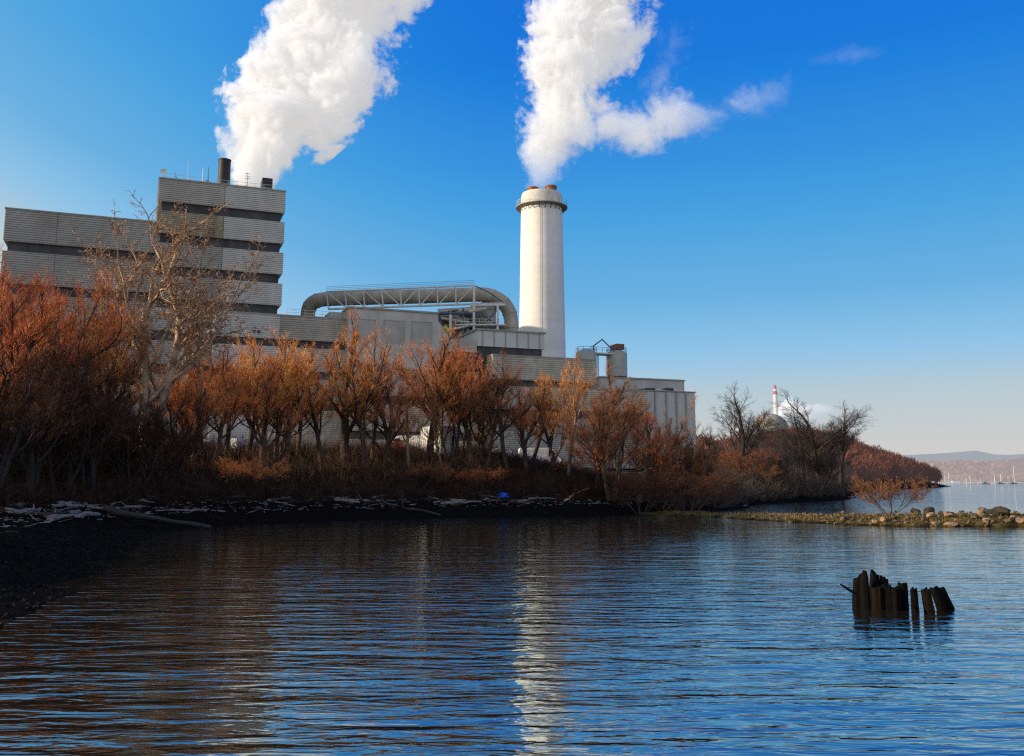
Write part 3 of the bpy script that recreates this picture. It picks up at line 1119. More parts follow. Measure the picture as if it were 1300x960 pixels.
BASE = dict(levels=6, tubes=4, segs=[5, 5, 4, 3, 2, 2], wig=[.06, .12, .14, .14, .12, .12], trop=[.10, .12, .14, .18, .20, .20],
            taper=[.65, .4, .35, .3, .3, .3], kids=[4, 6, 6, 6, 5], tmin=[.35, .25, .2, .15, .1], ang=[.55, .60, .55, .50, .42],
            ratio=[.85, .58, .58, .66, .78], rk=[.62, .5, .5, .5, .6], rmin=.0072)


def proto(seed, H, bark, twig, **kw):
    q = dict(BASE)
    q.update(kw)
    g = TreeGen(seed, q)
    stems = kw.get('stems', 1)
    for s_ in range(stems):
        a = 6.28 * s_ / stems + seed
        lean = kw.get('lean', .08) if stems == 1 else kw.get('stem_lean', .28)
        d_ = Vector((math.cos(a) * lean, math.sin(a) * lean, 1)).normalized()
        off = Vector((math.cos(a), math.sin(a), 0)) * (.25 if stems > 1 else 0)
        g.grow(off, d_, H * q.get('trunk', .42), H * q.get('thick', .016) / (stems ** .4), 0)
    return g.finish('t', bark, twig)


PROTO = {
    'vase': [proto(s_, 17, M['bark'], M['tw_orange'], kids=[6, 6, 6, 5, 4], trunk=.30, thick=.013, ang=[.66, .60, .55, .50, .42], trop=[.06, .13, .16, .20, .22, .22], tmin=[.32, .25, .2, .15, .1]) for s_ in (11, 12, 13)],
    'multi': [proto(s_, 15, M['bark'], M['tw_rust'], stems=4, thick=.014, kids=[4, 5, 6, 6, 4], trunk=.38, stem_lean=.28, trop=[.03, .12, .15, .20, .22, .22], tmin=[.30, .25, .2, .15, .1]) for s_ in (21, 22)],
    'slender': [proto(s_, 16, M['bark'], M['tw_brown'], kids=[9, 6, 6, 5, 4], trunk=.58, thick=.012, tmin=[.35, .2, .2, .1, .1], ratio=[.46, .58, .58, .66, .74], ang=[.6, .58, .55, .50, .42]) for s_ in (31, 32)],
    'lean': [proto(s_, 15, M['bark_sun'], M['tw_tan'], lean=.45, thick=.013, kids=[4, 5, 6, 5, 4], trunk=.42, wig=[.1, .2, .22, .22, .22, .25], trop=[.02, .10, .13, .16, .18, .18]) for s_ in (41, 42)],
    'open': [proto(s_, 16, M['bark_dark'], M['tw_dark'], kids=[6, 6, 6, 5, 3], trunk=.30, thick=.011, ang=[.5, .55, .6, .6, .6], rk=[.5, .45, .45, .5, .6], trop=[.05, .06, .05, .04, .03, .02], wig=[.05, .10, .12, .14, .16, .2]) for s_ in (51, 52)],
    'bush': [proto(s_, 6, M['bark'], M['tw_brown'], stems=7, stem_lean=.7, kids=[4, 5, 5, 4, 3], trunk=.42, thick=.012, trop=[.03, .07, .06, .05, .04, .03], rmin=.008) for s_ in (61, 62)],
    'pale': [proto(78, 25, M['bark_pale'], M['tw_pale'], stems=2, stem_lean=.06, kids=[6, 6, 6, 4, 3], trunk=.33, thick=.0155, tmin=[.40, .25, .2, .15, .1], wig=[.05, .16, .24, .28, .28, .25],
                   ang=[.62, .75, .8, .8, .75], ratio=[.95, .55, .52, .52, .5], rk=[.6, .55, .55, .55, .6], trop=[.08, .09, .07, .06, .05, .04], rmin=.022)],
}


def plant(kind, i, px, top, Y, label, mats=None, group=None, cat='tree', spread=1.0, rz=None, name='bare_tree', X=None, wide=1.25):
    me1, me2, H = PROTO[kind][i]
    if Y < 112 and X is None and px < 895:      # stand it this far up the bank
        want = 13.5 + max(0, Y - 86) * .55
        yy = np.arange(58, 118, .5)
        d_ = ray(px, HOR)
        ok_ = sdist(d_.x / d_.y * yy, yy) >= want
        Y = float(yy[int(np.argmax(ok_))]) if ok_.any() else Y
    x = P(px, HOR, Y).x if X is None else X
    for _ in range(3):      # follow the sight line down to the soil
        z = hz(x, Y)
        d = ray(px, HOR)
    z = hz(x, Y) - .1
    ztop = P(px, top, Y).z
    s_ = max(.15, (ztop - z) / H)
    t_ = thing(name, label, cat, (x, Y, z), group, rz if rz is not None else random.uniform(0, 6.28))
    t_.scale = (s_ * spread * wide, s_ * spread * wide, s_)
    a = link('trunk', me1, t_)
    b_ = link('crown', me2, t_)
    if mats:
        for o_, mk in ((a, mats[0]), (b_, mats[1])):
            if mk:
                o_.material_slots[0].link = 'OBJECT'
                o_.material_slots[0].material = M[mk]
    return t_


G_L = 'rust coloured bare trees of the left thicket'
G_C = 'orange bare trees along the bank in front of the plant'
G_R = 'bare trees at the right end of the bank'
G_H = 'dark bare trees on the shaded headland'
TREES = [
    # kind, proto, px, top, Y, label, mats, group, spread
    ('pale', 0, 186, 276, 96, 'very tall pale barked tree with crooked bare limbs before the ribbed wing', None, None, .85),
    ('vase', 0, -14, 352, 92, 'rust twigged bare tree cut by the left edge of the photo', (None, 'tw_rust'), G_L, 1.1),
    ('multi', 0, 22, 352, 100, 'tallest rust twigged tree at the left end of the thicket', (None, 'tw_rust'), G_L, 1.0),
    ('vase', 1, 55, 376, 97, 'bare rust tree below the left wing, third in the left thicket', (None, 'tw_rust'), G_L, 1.15),
    ('multi', 1, 84, 396, 103, 'bushy orange topped tree just left of the tall pale tree limbs', (None, 'tw_orange'), G_L, 1.15),
    ('vase', 2, 116, 400, 100, 'broad orange tree beneath the left limbs of the tall pale tree', (None, 'tw_orange'), G_L, 1.2),
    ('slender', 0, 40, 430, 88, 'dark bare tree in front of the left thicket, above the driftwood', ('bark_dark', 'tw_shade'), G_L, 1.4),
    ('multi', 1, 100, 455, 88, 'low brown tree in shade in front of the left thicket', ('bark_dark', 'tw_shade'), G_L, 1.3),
    ('vase', 1, 252, 436, 106, 'orange tree below the pale service box of the ribbed hall', (None, 'tw_orange'), G_C, .95),
    ('slender', 0, 283, 446, 103, 'slim orange tree with forked trunk left of the ribbed hall windows', (None, 'tw_orange'), G_C, 1.25),
    ('vase', 0, 312, 434, 107, 'orange tree with bright flaring top below the tower right edge', (None, 'tw_orange'), G_C, .9),
    ('multi', 1, 345, 440, 104, 'orange many stemmed tree below the ribbed hall window band', (None, 'tw_orange'), G_C, 1.0),
    ('slender', 1, 378, 460, 106, 'shorter rust tree left of the big round orange tree', (None, 'tw_rust'), G_C, 1.3),
    ('vase', 2, 434, 407, 103, 'biggest round orange tree, its crown before the concrete annex corner', (None, 'tw_orange'), G_C, 1.12),
    ('slender', 0, 408, 448, 99, 'thin dark stemmed tree at the left foot of the big round tree', ('bark_dark', 'tw_rust'), G_C, 1.1),
    ('lean', 0, 474, 432, 106, 'pale topped tree between the two round orange crowns', (None, 'tw_tan'), G_C, .8),
    ('slender', 1, 498, 455, 101, 'rust tree below the first concrete panels of the annex', (None, 'tw_rust'), G_C, 1.2),
    ('vase', 1, 545, 428, 104, 'second big round orange tree, before the right half of the annex', (None, 'tw_orange'), G_C, 1.08),
    ('multi', 0, 576, 442, 106, 'rust many stemmed tree behind the white box trailer', (None, 'tw_rust'), G_C, 1.0),
    ('slender', 0, 520, 478, 97, 'slim sunlit sapling left of the white box trailer', ('bark_sun', 'tw_rust'), G_C, 1.0),
    ('slender', 1, 562, 500, 98, 'slim sunlit sapling in front of the white box trailer', ('bark_sun', 'tw_brown'), G_C, .9),
    ('slender', 0, 644, 460, 98, 'slender brown tree alone left of the chimney foot', (None, 'tw_brown'), G_R, 1.15),
    ('vase', 0, 612, 492, 106, 'low brown tree before the left face of the ribbed block', (None, 'tw_brown'), G_R, 1.0),
    ('slender', 1, 676, 474, 103, 'narrow orange tree directly below the chimney', (None, 'tw_orange'), G_R, 1.2),
    ('lean', 1, 694, 456, 100, 'leaning tan tree with wide pale top right of the chimney foot', (None, 'tw_orange'), G_R, .75),
    ('lean', 0, 722, 462, 104, 'tan topped tree left of the two silos', (None, 'tw_tan'), G_R, .7),
    ('slender', 0, 757, 473, 102, 'brown tree leaning to the right below the gantry', (None, 'tw_brown'), G_R, 1.2),
    ('bush', 0, 790, 545, 104, 'round orange bush before the lowest siding of the ribbed block', (None, 'tw_rust'), G_R, .9),
    ('lean', 1, 846, 508, 103, 'pale bare tree with crooked limbs before the plain end block', ('bark_sun', 'tw_pale'), G_R, .65),
    ('bush', 1, 865, 572, 107, 'brown bush at the right corner of the end block', ('bark_dark', 'brush'), G_R, 1.0),
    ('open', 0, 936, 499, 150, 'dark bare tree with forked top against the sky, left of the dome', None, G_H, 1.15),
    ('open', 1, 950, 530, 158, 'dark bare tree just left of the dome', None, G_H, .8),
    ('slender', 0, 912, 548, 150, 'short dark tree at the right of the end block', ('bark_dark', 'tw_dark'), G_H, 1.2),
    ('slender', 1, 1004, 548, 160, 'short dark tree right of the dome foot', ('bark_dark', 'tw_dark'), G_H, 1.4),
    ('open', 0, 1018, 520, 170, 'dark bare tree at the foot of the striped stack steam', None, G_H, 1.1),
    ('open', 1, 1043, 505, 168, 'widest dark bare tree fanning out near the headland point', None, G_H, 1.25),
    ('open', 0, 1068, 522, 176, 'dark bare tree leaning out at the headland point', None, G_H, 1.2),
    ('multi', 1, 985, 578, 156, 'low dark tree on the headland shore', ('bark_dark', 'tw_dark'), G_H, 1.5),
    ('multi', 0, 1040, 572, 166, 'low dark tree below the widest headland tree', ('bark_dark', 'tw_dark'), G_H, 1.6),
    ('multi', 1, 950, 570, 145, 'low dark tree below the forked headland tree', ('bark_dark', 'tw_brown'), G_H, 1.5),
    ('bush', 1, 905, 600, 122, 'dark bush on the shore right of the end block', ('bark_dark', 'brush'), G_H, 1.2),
]
TREES += [
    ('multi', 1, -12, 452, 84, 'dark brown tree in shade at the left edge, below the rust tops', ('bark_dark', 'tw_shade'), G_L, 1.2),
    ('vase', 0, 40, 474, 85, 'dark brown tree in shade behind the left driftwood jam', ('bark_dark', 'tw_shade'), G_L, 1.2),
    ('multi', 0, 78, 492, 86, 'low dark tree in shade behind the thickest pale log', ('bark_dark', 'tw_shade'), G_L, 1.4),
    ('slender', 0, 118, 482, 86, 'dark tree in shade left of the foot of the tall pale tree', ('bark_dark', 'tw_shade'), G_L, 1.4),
    ('multi', 0, 236, 468, 98, 'rust tree in the front row left of the pale blue sheet', (None, 'tw_rust'), G_C, 1.1),
    ('vase', 1, 332, 456, 96, 'rust tree in the front row before the dark blue car', (None, 'tw_rust'), G_C, 1.0),
    ('vase', 2, 488, 470, 99, 'rust tree in the front row before the red car', (None, 'tw_rust'), G_C, 1.0),
    ('slender', 0, 268, 452, 95, 'slim brown tree in front of the pale blue sheet', (None, 'tw_rust'), G_C, 1.2),
    ('slender', 1, 362, 446, 99, 'orange tree in the front row right of the dark blue car', (None, 'tw_orange'), G_C, 1.3),
    ('slender', 0, 462, 446, 97, 'orange tree in the front row right of the biggest round crown', (None, 'tw_orange'), G_C, 1.2),
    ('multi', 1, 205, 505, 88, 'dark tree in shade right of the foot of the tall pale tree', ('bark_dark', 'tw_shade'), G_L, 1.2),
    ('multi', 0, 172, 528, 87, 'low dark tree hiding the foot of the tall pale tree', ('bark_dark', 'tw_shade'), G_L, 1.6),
    ('slender', 1, 618, 478, 100, 'thin brown tree before the corner of the ribbed block', (None, 'tw_brown'), G_R, 1.1),
    ('vase', 1, 668, 488, 98, 'low rust tree right of the slender brown one', (None, 'tw_rust'), G_R, 1.0),
    ('slender', 0, 706, 486, 97, 'thin orange tree under the leaning tan tree', (None, 'tw_orange'), G_R, 1.3),
    ('multi', 0, 776, 502, 98, 'brown tree in the front row below the right silo', (None, 'tw_brown'), G_R, 1.0),
    ('slender', 1, 812, 522, 97, 'thin rust tree left of the plain end block', (None, 'tw_rust'), G_R, 1.4),
    ('multi', 1, 874, 556, 103, 'low dark brown tree at the right corner of the end block', ('bark_dark', 'tw_brown'), G_R, 1.0),
    ('slender', 0, 598, 452, 102, 'narrow rust tree right of the white box trailer', (None, 'tw_rust'), G_C, 1.3),
]
for k_ in range(20):
    px = 250 + k_ * 33 + random.uniform(-9, 9)
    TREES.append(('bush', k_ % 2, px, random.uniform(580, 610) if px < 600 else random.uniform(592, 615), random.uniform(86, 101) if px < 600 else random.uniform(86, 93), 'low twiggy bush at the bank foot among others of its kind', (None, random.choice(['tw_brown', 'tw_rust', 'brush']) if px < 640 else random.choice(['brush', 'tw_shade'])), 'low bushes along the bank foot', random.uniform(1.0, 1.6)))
LEAN_TURN = {(186, 276): 1.57, (846, 508): .41, (694, 456): -4.3, (722, 462): 1.4, (474, 432): 1.4}
for kind, i, px, top, Y, label, mats, grp, spd in TREES:
    plant(kind, i, px, top, Y, label, mats, grp, spread=spd, rz=LEAN_TURN.get((px, top)), cat='bush' if kind == 'bush' else 'tree', name='bush' if kind == 'bush' else 'bare_tree')
plant('bush', 0, 1128, 607, 72.5, 'wide spreading bare shrub growing on the rocky spit', ('bark', 'tw_olive'), None, 'shrub', 1.0, 1.0, 'spreading_shrub')


# ------------------------------------------------------------------ undergrowth and far wood: masses nobody could count
def ribbons(name, base, dirs, L, W, m):
    """base, dirs (N,3); one bent two-quad ribbon each"""
    n = len(base)
    r1 = rng.normal(size=(n, 3))
    side = np.cross(dirs, r1)
    side /= np.linalg.norm(side, axis=1)[:, None] + 1e-9
    bend = rng.normal(size=(n, 3)) * .22
    p0 = base
    p1 = base + dirs * (L * .5)[:, None]
    p2 = p1 + (dirs + bend) * (L * .5)[:, None]
    w_ = side * (W * .5)[:, None]
    V_ = np.stack([p0 - w_, p0 + w_, p1 - w_ * .8, p1 + w_ * .8, p2 - w_ * .35, p2 + w_ * .35], 1).reshape(-1, 3)
    o = np.arange(n)[:, None] * 6
    q_ = np.concatenate([o + np.array([0, 1, 3, 2]), o + np.array([2, 3, 5, 4])], 1).reshape(-1, 4)
    return link(name, raw_mesh(name, V_, q_, m))


def clumps(name, cx, cy, size, per, m, wid, up=.9, sub=3):
    n = len(cx)
    cz = height(cx, cy)
    X_ = np.repeat(cx, per) + rng.normal(size=n * per) * np.repeat(size, per) * .22
    Y_ = np.repeat(cy, per) + rng.normal(size=n * per) * np.repeat(size, per) * .22
    B_ = np.stack([X_, Y_, np.repeat(cz, per) - .05], 1)
    D_ = rng.normal(size=(n * per, 3)) * .45
    D_[:, 2] = np.abs(D_[:, 2]) + up
    D_ /= np.linalg.norm(D_, axis=1)[:, None]
    L_ = np.repeat(size, per) * rng.uniform(.5, 1.1, n * per)
    Bs, Ds, Ls, Ws = [B_], [D_], [L_], [np.full(n * per, wid)]
    for k_ in range(sub):
        t_ = rng.uniform(.3, .95, n * per)
        d2 = D_ + rng.normal(size=D_.shape) * .55
        d2 /= np.linalg.norm(d2, axis=1)[:, None]
        Bs.append(B_ + D_ * (L_ * t_)[:, None])
        Ds.append(d2)
        Ls.append(L_ * rng.uniform(.25, .5, n * per))
        Ws.append(np.full(n * per, wid * .7))
    return ribbons(name, np.concatenate(Bs), np.concatenate(Ds), np.concatenate(Ls), np.concatenate(Ws), m)


def scatter(n, x0, x1, y0, y1, test):
    X_ = rng.uniform(x0, x1, n * 6)
    Y_ = rng.uniform(y0, y1, n * 6)
    k_ = test(X_, Y_, sdist(X_, Y_))
    return X_[k_][:n], Y_[k_][:n]


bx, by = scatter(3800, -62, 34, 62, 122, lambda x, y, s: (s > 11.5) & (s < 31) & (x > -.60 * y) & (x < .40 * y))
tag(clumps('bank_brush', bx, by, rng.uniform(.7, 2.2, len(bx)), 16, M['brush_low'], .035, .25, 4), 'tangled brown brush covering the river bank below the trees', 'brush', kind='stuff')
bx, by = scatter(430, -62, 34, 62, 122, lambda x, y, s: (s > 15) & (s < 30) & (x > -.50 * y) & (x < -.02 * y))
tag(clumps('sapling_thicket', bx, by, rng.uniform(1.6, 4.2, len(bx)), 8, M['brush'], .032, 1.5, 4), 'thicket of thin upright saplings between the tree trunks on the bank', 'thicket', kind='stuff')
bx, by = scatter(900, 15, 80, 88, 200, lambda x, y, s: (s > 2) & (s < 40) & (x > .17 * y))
tag(clumps('headland_brush', bx, by, rng.uniform(1.2, 3.6, len(bx)), 22, M['tw_dark'], .06, .3, 4), 'dark brush along the headland shore', 'brush', kind='stuff')


def wood(name, cx, cy, H, per, m, wid, base=None):
    n = len(cx)
    cz = height(cx, cy)
    a = rng.uniform(0, 6.28, n * per)
    rr = np.sqrt(rng.uniform(0, 1, n * per))
    Hh_ = np.repeat(H, per)
    zz_ = rng.uniform(.25, 1.0, n * per)
    rad = Hh_ * .30 * np.sqrt(np.clip(1 - ((zz_ - .55) / .5) ** 2, .05, 1))
    B_ = np.stack([np.repeat(cx, per) + rr * np.cos(a) * rad, np.repeat(cy, per) + rr * np.sin(a) * rad, np.repeat(cz, per) + Hh_ * zz_ * .92], 1)
    D_ = np.stack([np.cos(a) * .5, np.sin(a) * .5, np.full(n * per, .8)], 1) + rng.normal(size=(n * per, 3)) * .3
    D_ /= np.linalg.norm(D_, axis=1)[:, None]
    L_ = Hh_ * rng.uniform(.08, .2, n * per)
    t_b = np.stack([cx, cy, cz - .2], 1)
    t_d = np.tile(np.array([0, 0, 1.0]), (n, 1)) + rng.normal(size=(n, 3)) * .06
    return ribbons(name, np.concatenate([B_, t_b]), np.concatenate([D_, t_d]), np.concatenate([L_, H * .75]), np.concatenate([np.full(n * per, wid), np.full(n, .35)]), m)


hx, hy = scatter(1900, 55, 305, 190, 760, lambda x, y, s: (s > 2) & (x > .17 * y) & (s < 130))
tag(wood('hillside_wood', hx, hy, rng.uniform(7, 12, len(hx)), 70, M['hill_twigs'], .30), 'rust brown leafless wood covering the long headland hill', 'wood', kind='stuff')
hx, hy = scatter(260, 26, 90, 215, 330, lambda x, y, s: (s > 20) & (x > .185 * y) & (x < .36 * y))
tag(wood('yard_side_wood', hx, hy, rng.uniform(3.5, 6.5, len(hx)), 90, M['tw_rust'], .16), 'orange leafless wood between the end block and the dome', 'wood', kind='stuff')

# ------------------------------------------------------------------ shore debris
def bent_log(name, p0, p1, r, m, label, group, seed, cat='driftwood', forks=1):
    rr = random.Random(seed)
    p0, p1 = Vector(p0), Vector(p1)
    c_ = (p0 + p1) / 2
    t_ = None
    b_ = MB()
    n = 7
    pts = []
    L = (p1 - p0).length
    for i in range(n + 1):
        q = p0.lerp(p1, i / n)
        q += Vector((rr.gauss(0, .012), rr.gauss(0, .02), rr.gauss(0, .008))) * L
        pts.append(q - c_)
    b_.tube(pts, [r * (1.15 - .55 * i / n) * rr.uniform(.85, 1.15) for i in range(n + 1)], 8)
    for _ in range(forks):
        i = rr.randint(2, n - 1)
        e = pts[i] + Vector((rr.gauss(0, .3), rr.gauss(0, .3), rr.uniform(.1, .5))) * L * .3
        b_.tube([pts[i], pts[i].lerp(e, .5) + Vector((0, 0, .05)), e], [r * .5, r * .35, r * .15], 6)
    o = b_.build(name, m, None, True)
    o.location = c_
    return tag(o, label, cat, group)


def ground_at(px, py):
    """first point of the soil or the water on the sight line of a photo pixel"""
    d = ray(px, py)
    tt = np.arange(5, 185, .2)
    q = np.array([0, 0, CAMZ]) + np.array(tuple(d)) * tt[:, None]
    below = q[:, 2] < np.maximum(height(q[:, 0], q[:, 1]), 0)
    i = int(np.argmax(below)) if below.any() else len(tt) - 1
    return Vector(q[i])


G_D = 'pale driftwood along the tide line'


def log_px(xa, ya, xb, yb, r, mk, label, seed, group=G_D, forks=1, cat='driftwood'):
    a_, b_ = ground_at(xa, ya), ground_at(xb, yb)
    a_.z += r * .7
    b_.z += r * .7
    return bent_log('driftwood_log', a_, b_, r, M[mk], label, group, seed, cat, forks)


log_px(60, 662, 124, 656, .22, 'drift', 'thickest pale driftwood log, alone nearest the water at the left', 1, forks=0)
log_px(128, 648, 268, 672, .20, 'drift_dark', 'long dark wet log slanting into the water at the left', 2, None, 0)
log_px(196, 650, 262, 648, .09, 'drift', 'straight thin pale pole lying beside the dark slanting log', 3, forks=0)
log_px(160, 645, 184, 644, .10, 'drift', 'short pale stick above the dark slanting log', 4, forks=0)
log_px(455, 634, 560, 655, .14, 'drift_dark', 'long dark branch sloping down to the water in mid beach', 5, None, 1)
log_px(560, 640, 612, 638, .13, 'drift', 'pale log lying right of the dark mid beach branch', 6)
log_px(395, 632, 470, 637, .14, 'drift', 'pale grey trunk lying along the mid beach tide line', 7)
log_px(250, 634, 330, 632, .13, 'drift', 'pale trunk on the tide line right of the left log jam', 8)
log_px(800, 636, 905, 643, .12, 'drift_dark', 'long thin dark branch on the beach near the spit', 9, None, 2)
log_px(905, 640, 950, 643, .09, 'drift', 'arching bare branch where the spit begins', 10, forks=2)
log_px(718, 637, 733, 626, .12, 'bark_pale', 'small upright pale root stump on the beach below the chimney', 11, None, 3)
log_px(672, 634, 706, 634, .11, 'drift', 'pale log on the beach right of the blue tarp', 12)
log_px(20, 645, 60, 636, .14, 'drift', 'pale crossed log at the far left of the log jam', 13)
for i in range(84):
    x = random.choice([random.uniform(-10, 200), random.uniform(0, 330), random.uniform(330, 700)])
    y = random.uniform(630, 656) if x < 150 else random.uniform(627, 638)
    log_px(x, y, x + random.uniform(8, 34), y + random.uniform(-6, 6), random.uniform(.05, .13), random.choice(['drift', 'drift', 'drift_dark']),
           'small weathered driftwood piece lying in the tide line wrack', 100 + i, 'small driftwood pieces in the wrack', random.choice([0, 0, 1]))


def crumple(name, c_, r, m, label, cat, seed, flat=.55):
    import bmesh
    bm = bmesh.new()
    bmesh.ops.create_icosphere(bm, subdivisions=3, radius=1)
    for v_ in bm.verts:
        n_ = mnoise.noise(v_.co * 1.7 + Vector((seed, 0, 0))) * .6 + mnoise.noise(v_.co * 4 + Vector((0, seed, 0))) * .25
        v_.co *= r * (1 + n_)
        v_.co.z *= flat
    me_ = bpy.data.meshes.new(name)
    bm.to_mesh(me_)
    bm.free()
    me_.materials.append(m)
    o = link(name, me_)
    o.location = c_
    return tag(o, label, cat) if label else o


q = ground_at(638, 632)
crumple('blue_tarp', q + Vector((0, 0, .2)), .62, M['plastic_blue'], 'crumpled bright blue tarp lying on the beach below the bank', 'tarp', 3, .42)
q = ground_at(566, 624)
crumple('orange_debris', q + Vector((0, 0, .15)), .4, M['plastic_orange'], 'small orange plastic litter on the bank foot left of the blue tarp', 'litter', 5)
q = P(262, 566, 100)
crumple('blue_sheet', (q.x, q.y, hz(q.x, q.y) + 1.0), .9, M['sheet'], 'pale blue sheet caught in the brush beside the forked trunk', 'sheet', 9, .5)
q = ground_at(72, 622)
crumple('pale_bag', q + Vector((0, 0, .15)), .35, M['sheet'], 'small pale bag in the dark brush at the left', 'bag', 11, .4)

# fine wrack: chips and sticks
n = 1500
px_ = rng.uniform(-20, 720, n)
X_, Y_ = scatter(n, -40, 12, 20, 96, lambda x, y, s: (s > 5.5) & (s < 11) & (x > -.58 * y))
D_ = rng.normal(size=(len(X_), 3))
D_[:, 2] *= .15
D_ /= np.linalg.norm(D_, axis=1)[:, None]
tag(ribbons('wrack_litter', np.stack([X_, Y_, height(X_, Y_) + .05], 1), D_, rng.uniform(.15, .7, len(X_)), rng.uniform(.03, .10, len(X_)), M['drift']), 'scattered chips and sticks of the tide line wrack', 'wrack', kind='stuff')


# ------------------------------------------------------------------ rocks
def rock_mesh(seed):
    import bmesh
    bm = bmesh.new()
    bmesh.ops.create_icosphere(bm, subdivisions=3, radius=1)
    rr = random.Random(seed)
    planes = [(Vector((rr.gauss(0, 1), rr.gauss(0, 1), rr.gauss(0, .8))).normalized(), rr.uniform(.42, .8)) for _ in range(11)]
    for v_ in bm.verts:
        for n_, d_ in planes:      # chip flat facets
            k_ = v_.co.dot(n_)
            if k_ > d_:
                v_.co -= n_ * (k_ - d_) * .9
        v_.co *= 1 + .12 * mnoise.noise(v_.co * 2.5 + Vector((seed, 0, 0)))
        v_.co.z *= .62
    me_ = bpy.data.meshes.new('boulder')
    bm.to_mesh(me_)
    bm.free()
    me_.materials.append(M['rock'])
    return me_


ROCKS = [rock_mesh(s_) for s_ in range(6)]


def rock(px, py, size, mk, label, group='boulders on the spit', name='boulder'):
    q = ground_at(px, py)
    o = link(name, random.choice(ROCKS))
    o.location = (q.x, q.y, max(hz(q.x, q.y), 0) + size * .22)
    o.rotation_euler = (random.uniform(-.2, .2), random.uniform(-.2, .2), random.uniform(0, 6.28))
    size *= .78
    o.scale = (size * random.uniform(.9, 1.5), size * random.uniform(.8, 1.1), size * random.uniform(.8, 1.2))
    o.material_slots[0].link = 'OBJECT'
    o.material_slots[0].material = M[mk]
    return tag(o, label, 'boulder', group)


rock(1247, 654, .75, 'rock_pale', 'tallest tan boulder standing on top of the right spit')
rock(1272, 654, .95, 'rock_moss', 'big dark boulder beside the tallest tan boulder')
rock(1259, 655, .65, 'rock_moss', 'dark boulder wedged between the tallest tan boulder and the big dark one')
rock(1162, 653, .85, 'rock_moss', 'broad dark mossy boulder right of the spreading shrub')
rock(1180, 653, .75, 'rock_moss', 'dark rounded boulder next to the broad mossy one')
rock(1208, 657, .45, 'rock_pale', 'bright tan boulder in the middle of the spit rocks')
rock(1183, 656, .5, 'rock_pale', 'long flat tan boulder below the dark rounded one')
rock(1188, 668, .4, 'rock_pale', 'tan rock at the water edge left of the flat wet slab')
rock(1208, 669, .55, 'rock_pale', 'flat wet slab lying in the water before the spit')
rock(1296, 664, .5, 'rock_pale', 'tan boulder at the right edge of the photo')
rock(1110, 664, .35, 'rock_pale', 'pale stone at the water edge below the spreading shrub')
rock(1070, 652, .4, 'rock_pale', 'flat sunlit slab left of the spreading shrub')
for i in range(64):
    px = random.uniform(1060, 1315)
    py = random.uniform(648, 666)
    rock(px, py, random.uniform(.14, .42), random.choice(['rock', 'rock', 'rock_pale', 'rock_moss']), 'small brown stone among the many on the spit', 'small stones on the spit', 'stone')
n = 2600
X_, Y_ = scatter(n, 18, 50, 62, 82, lambda x, y, s: (height(x, y) > .02) & (s < 2))
# gravel of the spit and cove edge as small wedge chips
D_ = rng.normal(size=(len(X_), 3))
D_[:, 2] = np.abs(D_[:, 2]) * .5
D_ /= np.linalg.norm(D_, axis=1)[:, None]
tag(ribbons('spit_gravel', np.stack([X_, Y_, height(X_, Y_) + .0], 1), D_, rng.uniform(.08, .25, len(X_)), rng.uniform(.08, .2, len(X_)), M['rock']), 'loose gravel and grit covering the spit', 'gravel', kind='stuff')
n = 4200
X_, Y_ = scatter(n, 14, 60, 60, 95, lambda x, y, s: (height(x, y) > .15) & (s < 4))
D_ = rng.normal(size=(len(X_), 3)) * .5
D_[:, 2] = 1
D_ /= np.linalg.norm(D_, axis=1)[:, None]
M['grass'] = twig_mat('dry_grass', (.26, .165, .045), .6)
tag(ribbons('spit_grass', np.stack([X_, Y_, height(X_, Y_) - .02], 1), D_, rng.uniform(.08, .28, len(X_)), np.full(len(X_), .03), M['grass']), 'short yellow green grass growing on the spit', 'grass', kind='stuff')
# pebbles of the left mud beach
n = 9000
X_, Y_ = scatter(n, -34, -8, 14, 72, lambda x, y, s: (s > -.5) & (s < 9) & (x > -.58 * y))
D_ = rng.normal(size=(len(X_), 3))
D_[:, 2] = np.abs(D_[:, 2]) * .4 + .1
D_ /= np.linalg.norm(D_, axis=1)[:, None]
M['pebble'] = mat('wet_pebble', (.015, .011, .008), .6, 3, .9, spec=.12)
tag(ribbons('beach_pebbles', np.stack([X_, Y_, np.maximum(height(X_, Y_), -.02)], 1), D_, rng.uniform(.03, .13, len(X_)), rng.uniform(.04, .12, len(X_)), M['pebble']), 'dark wet pebbles covering the left beach', 'pebbles', kind='stuff')

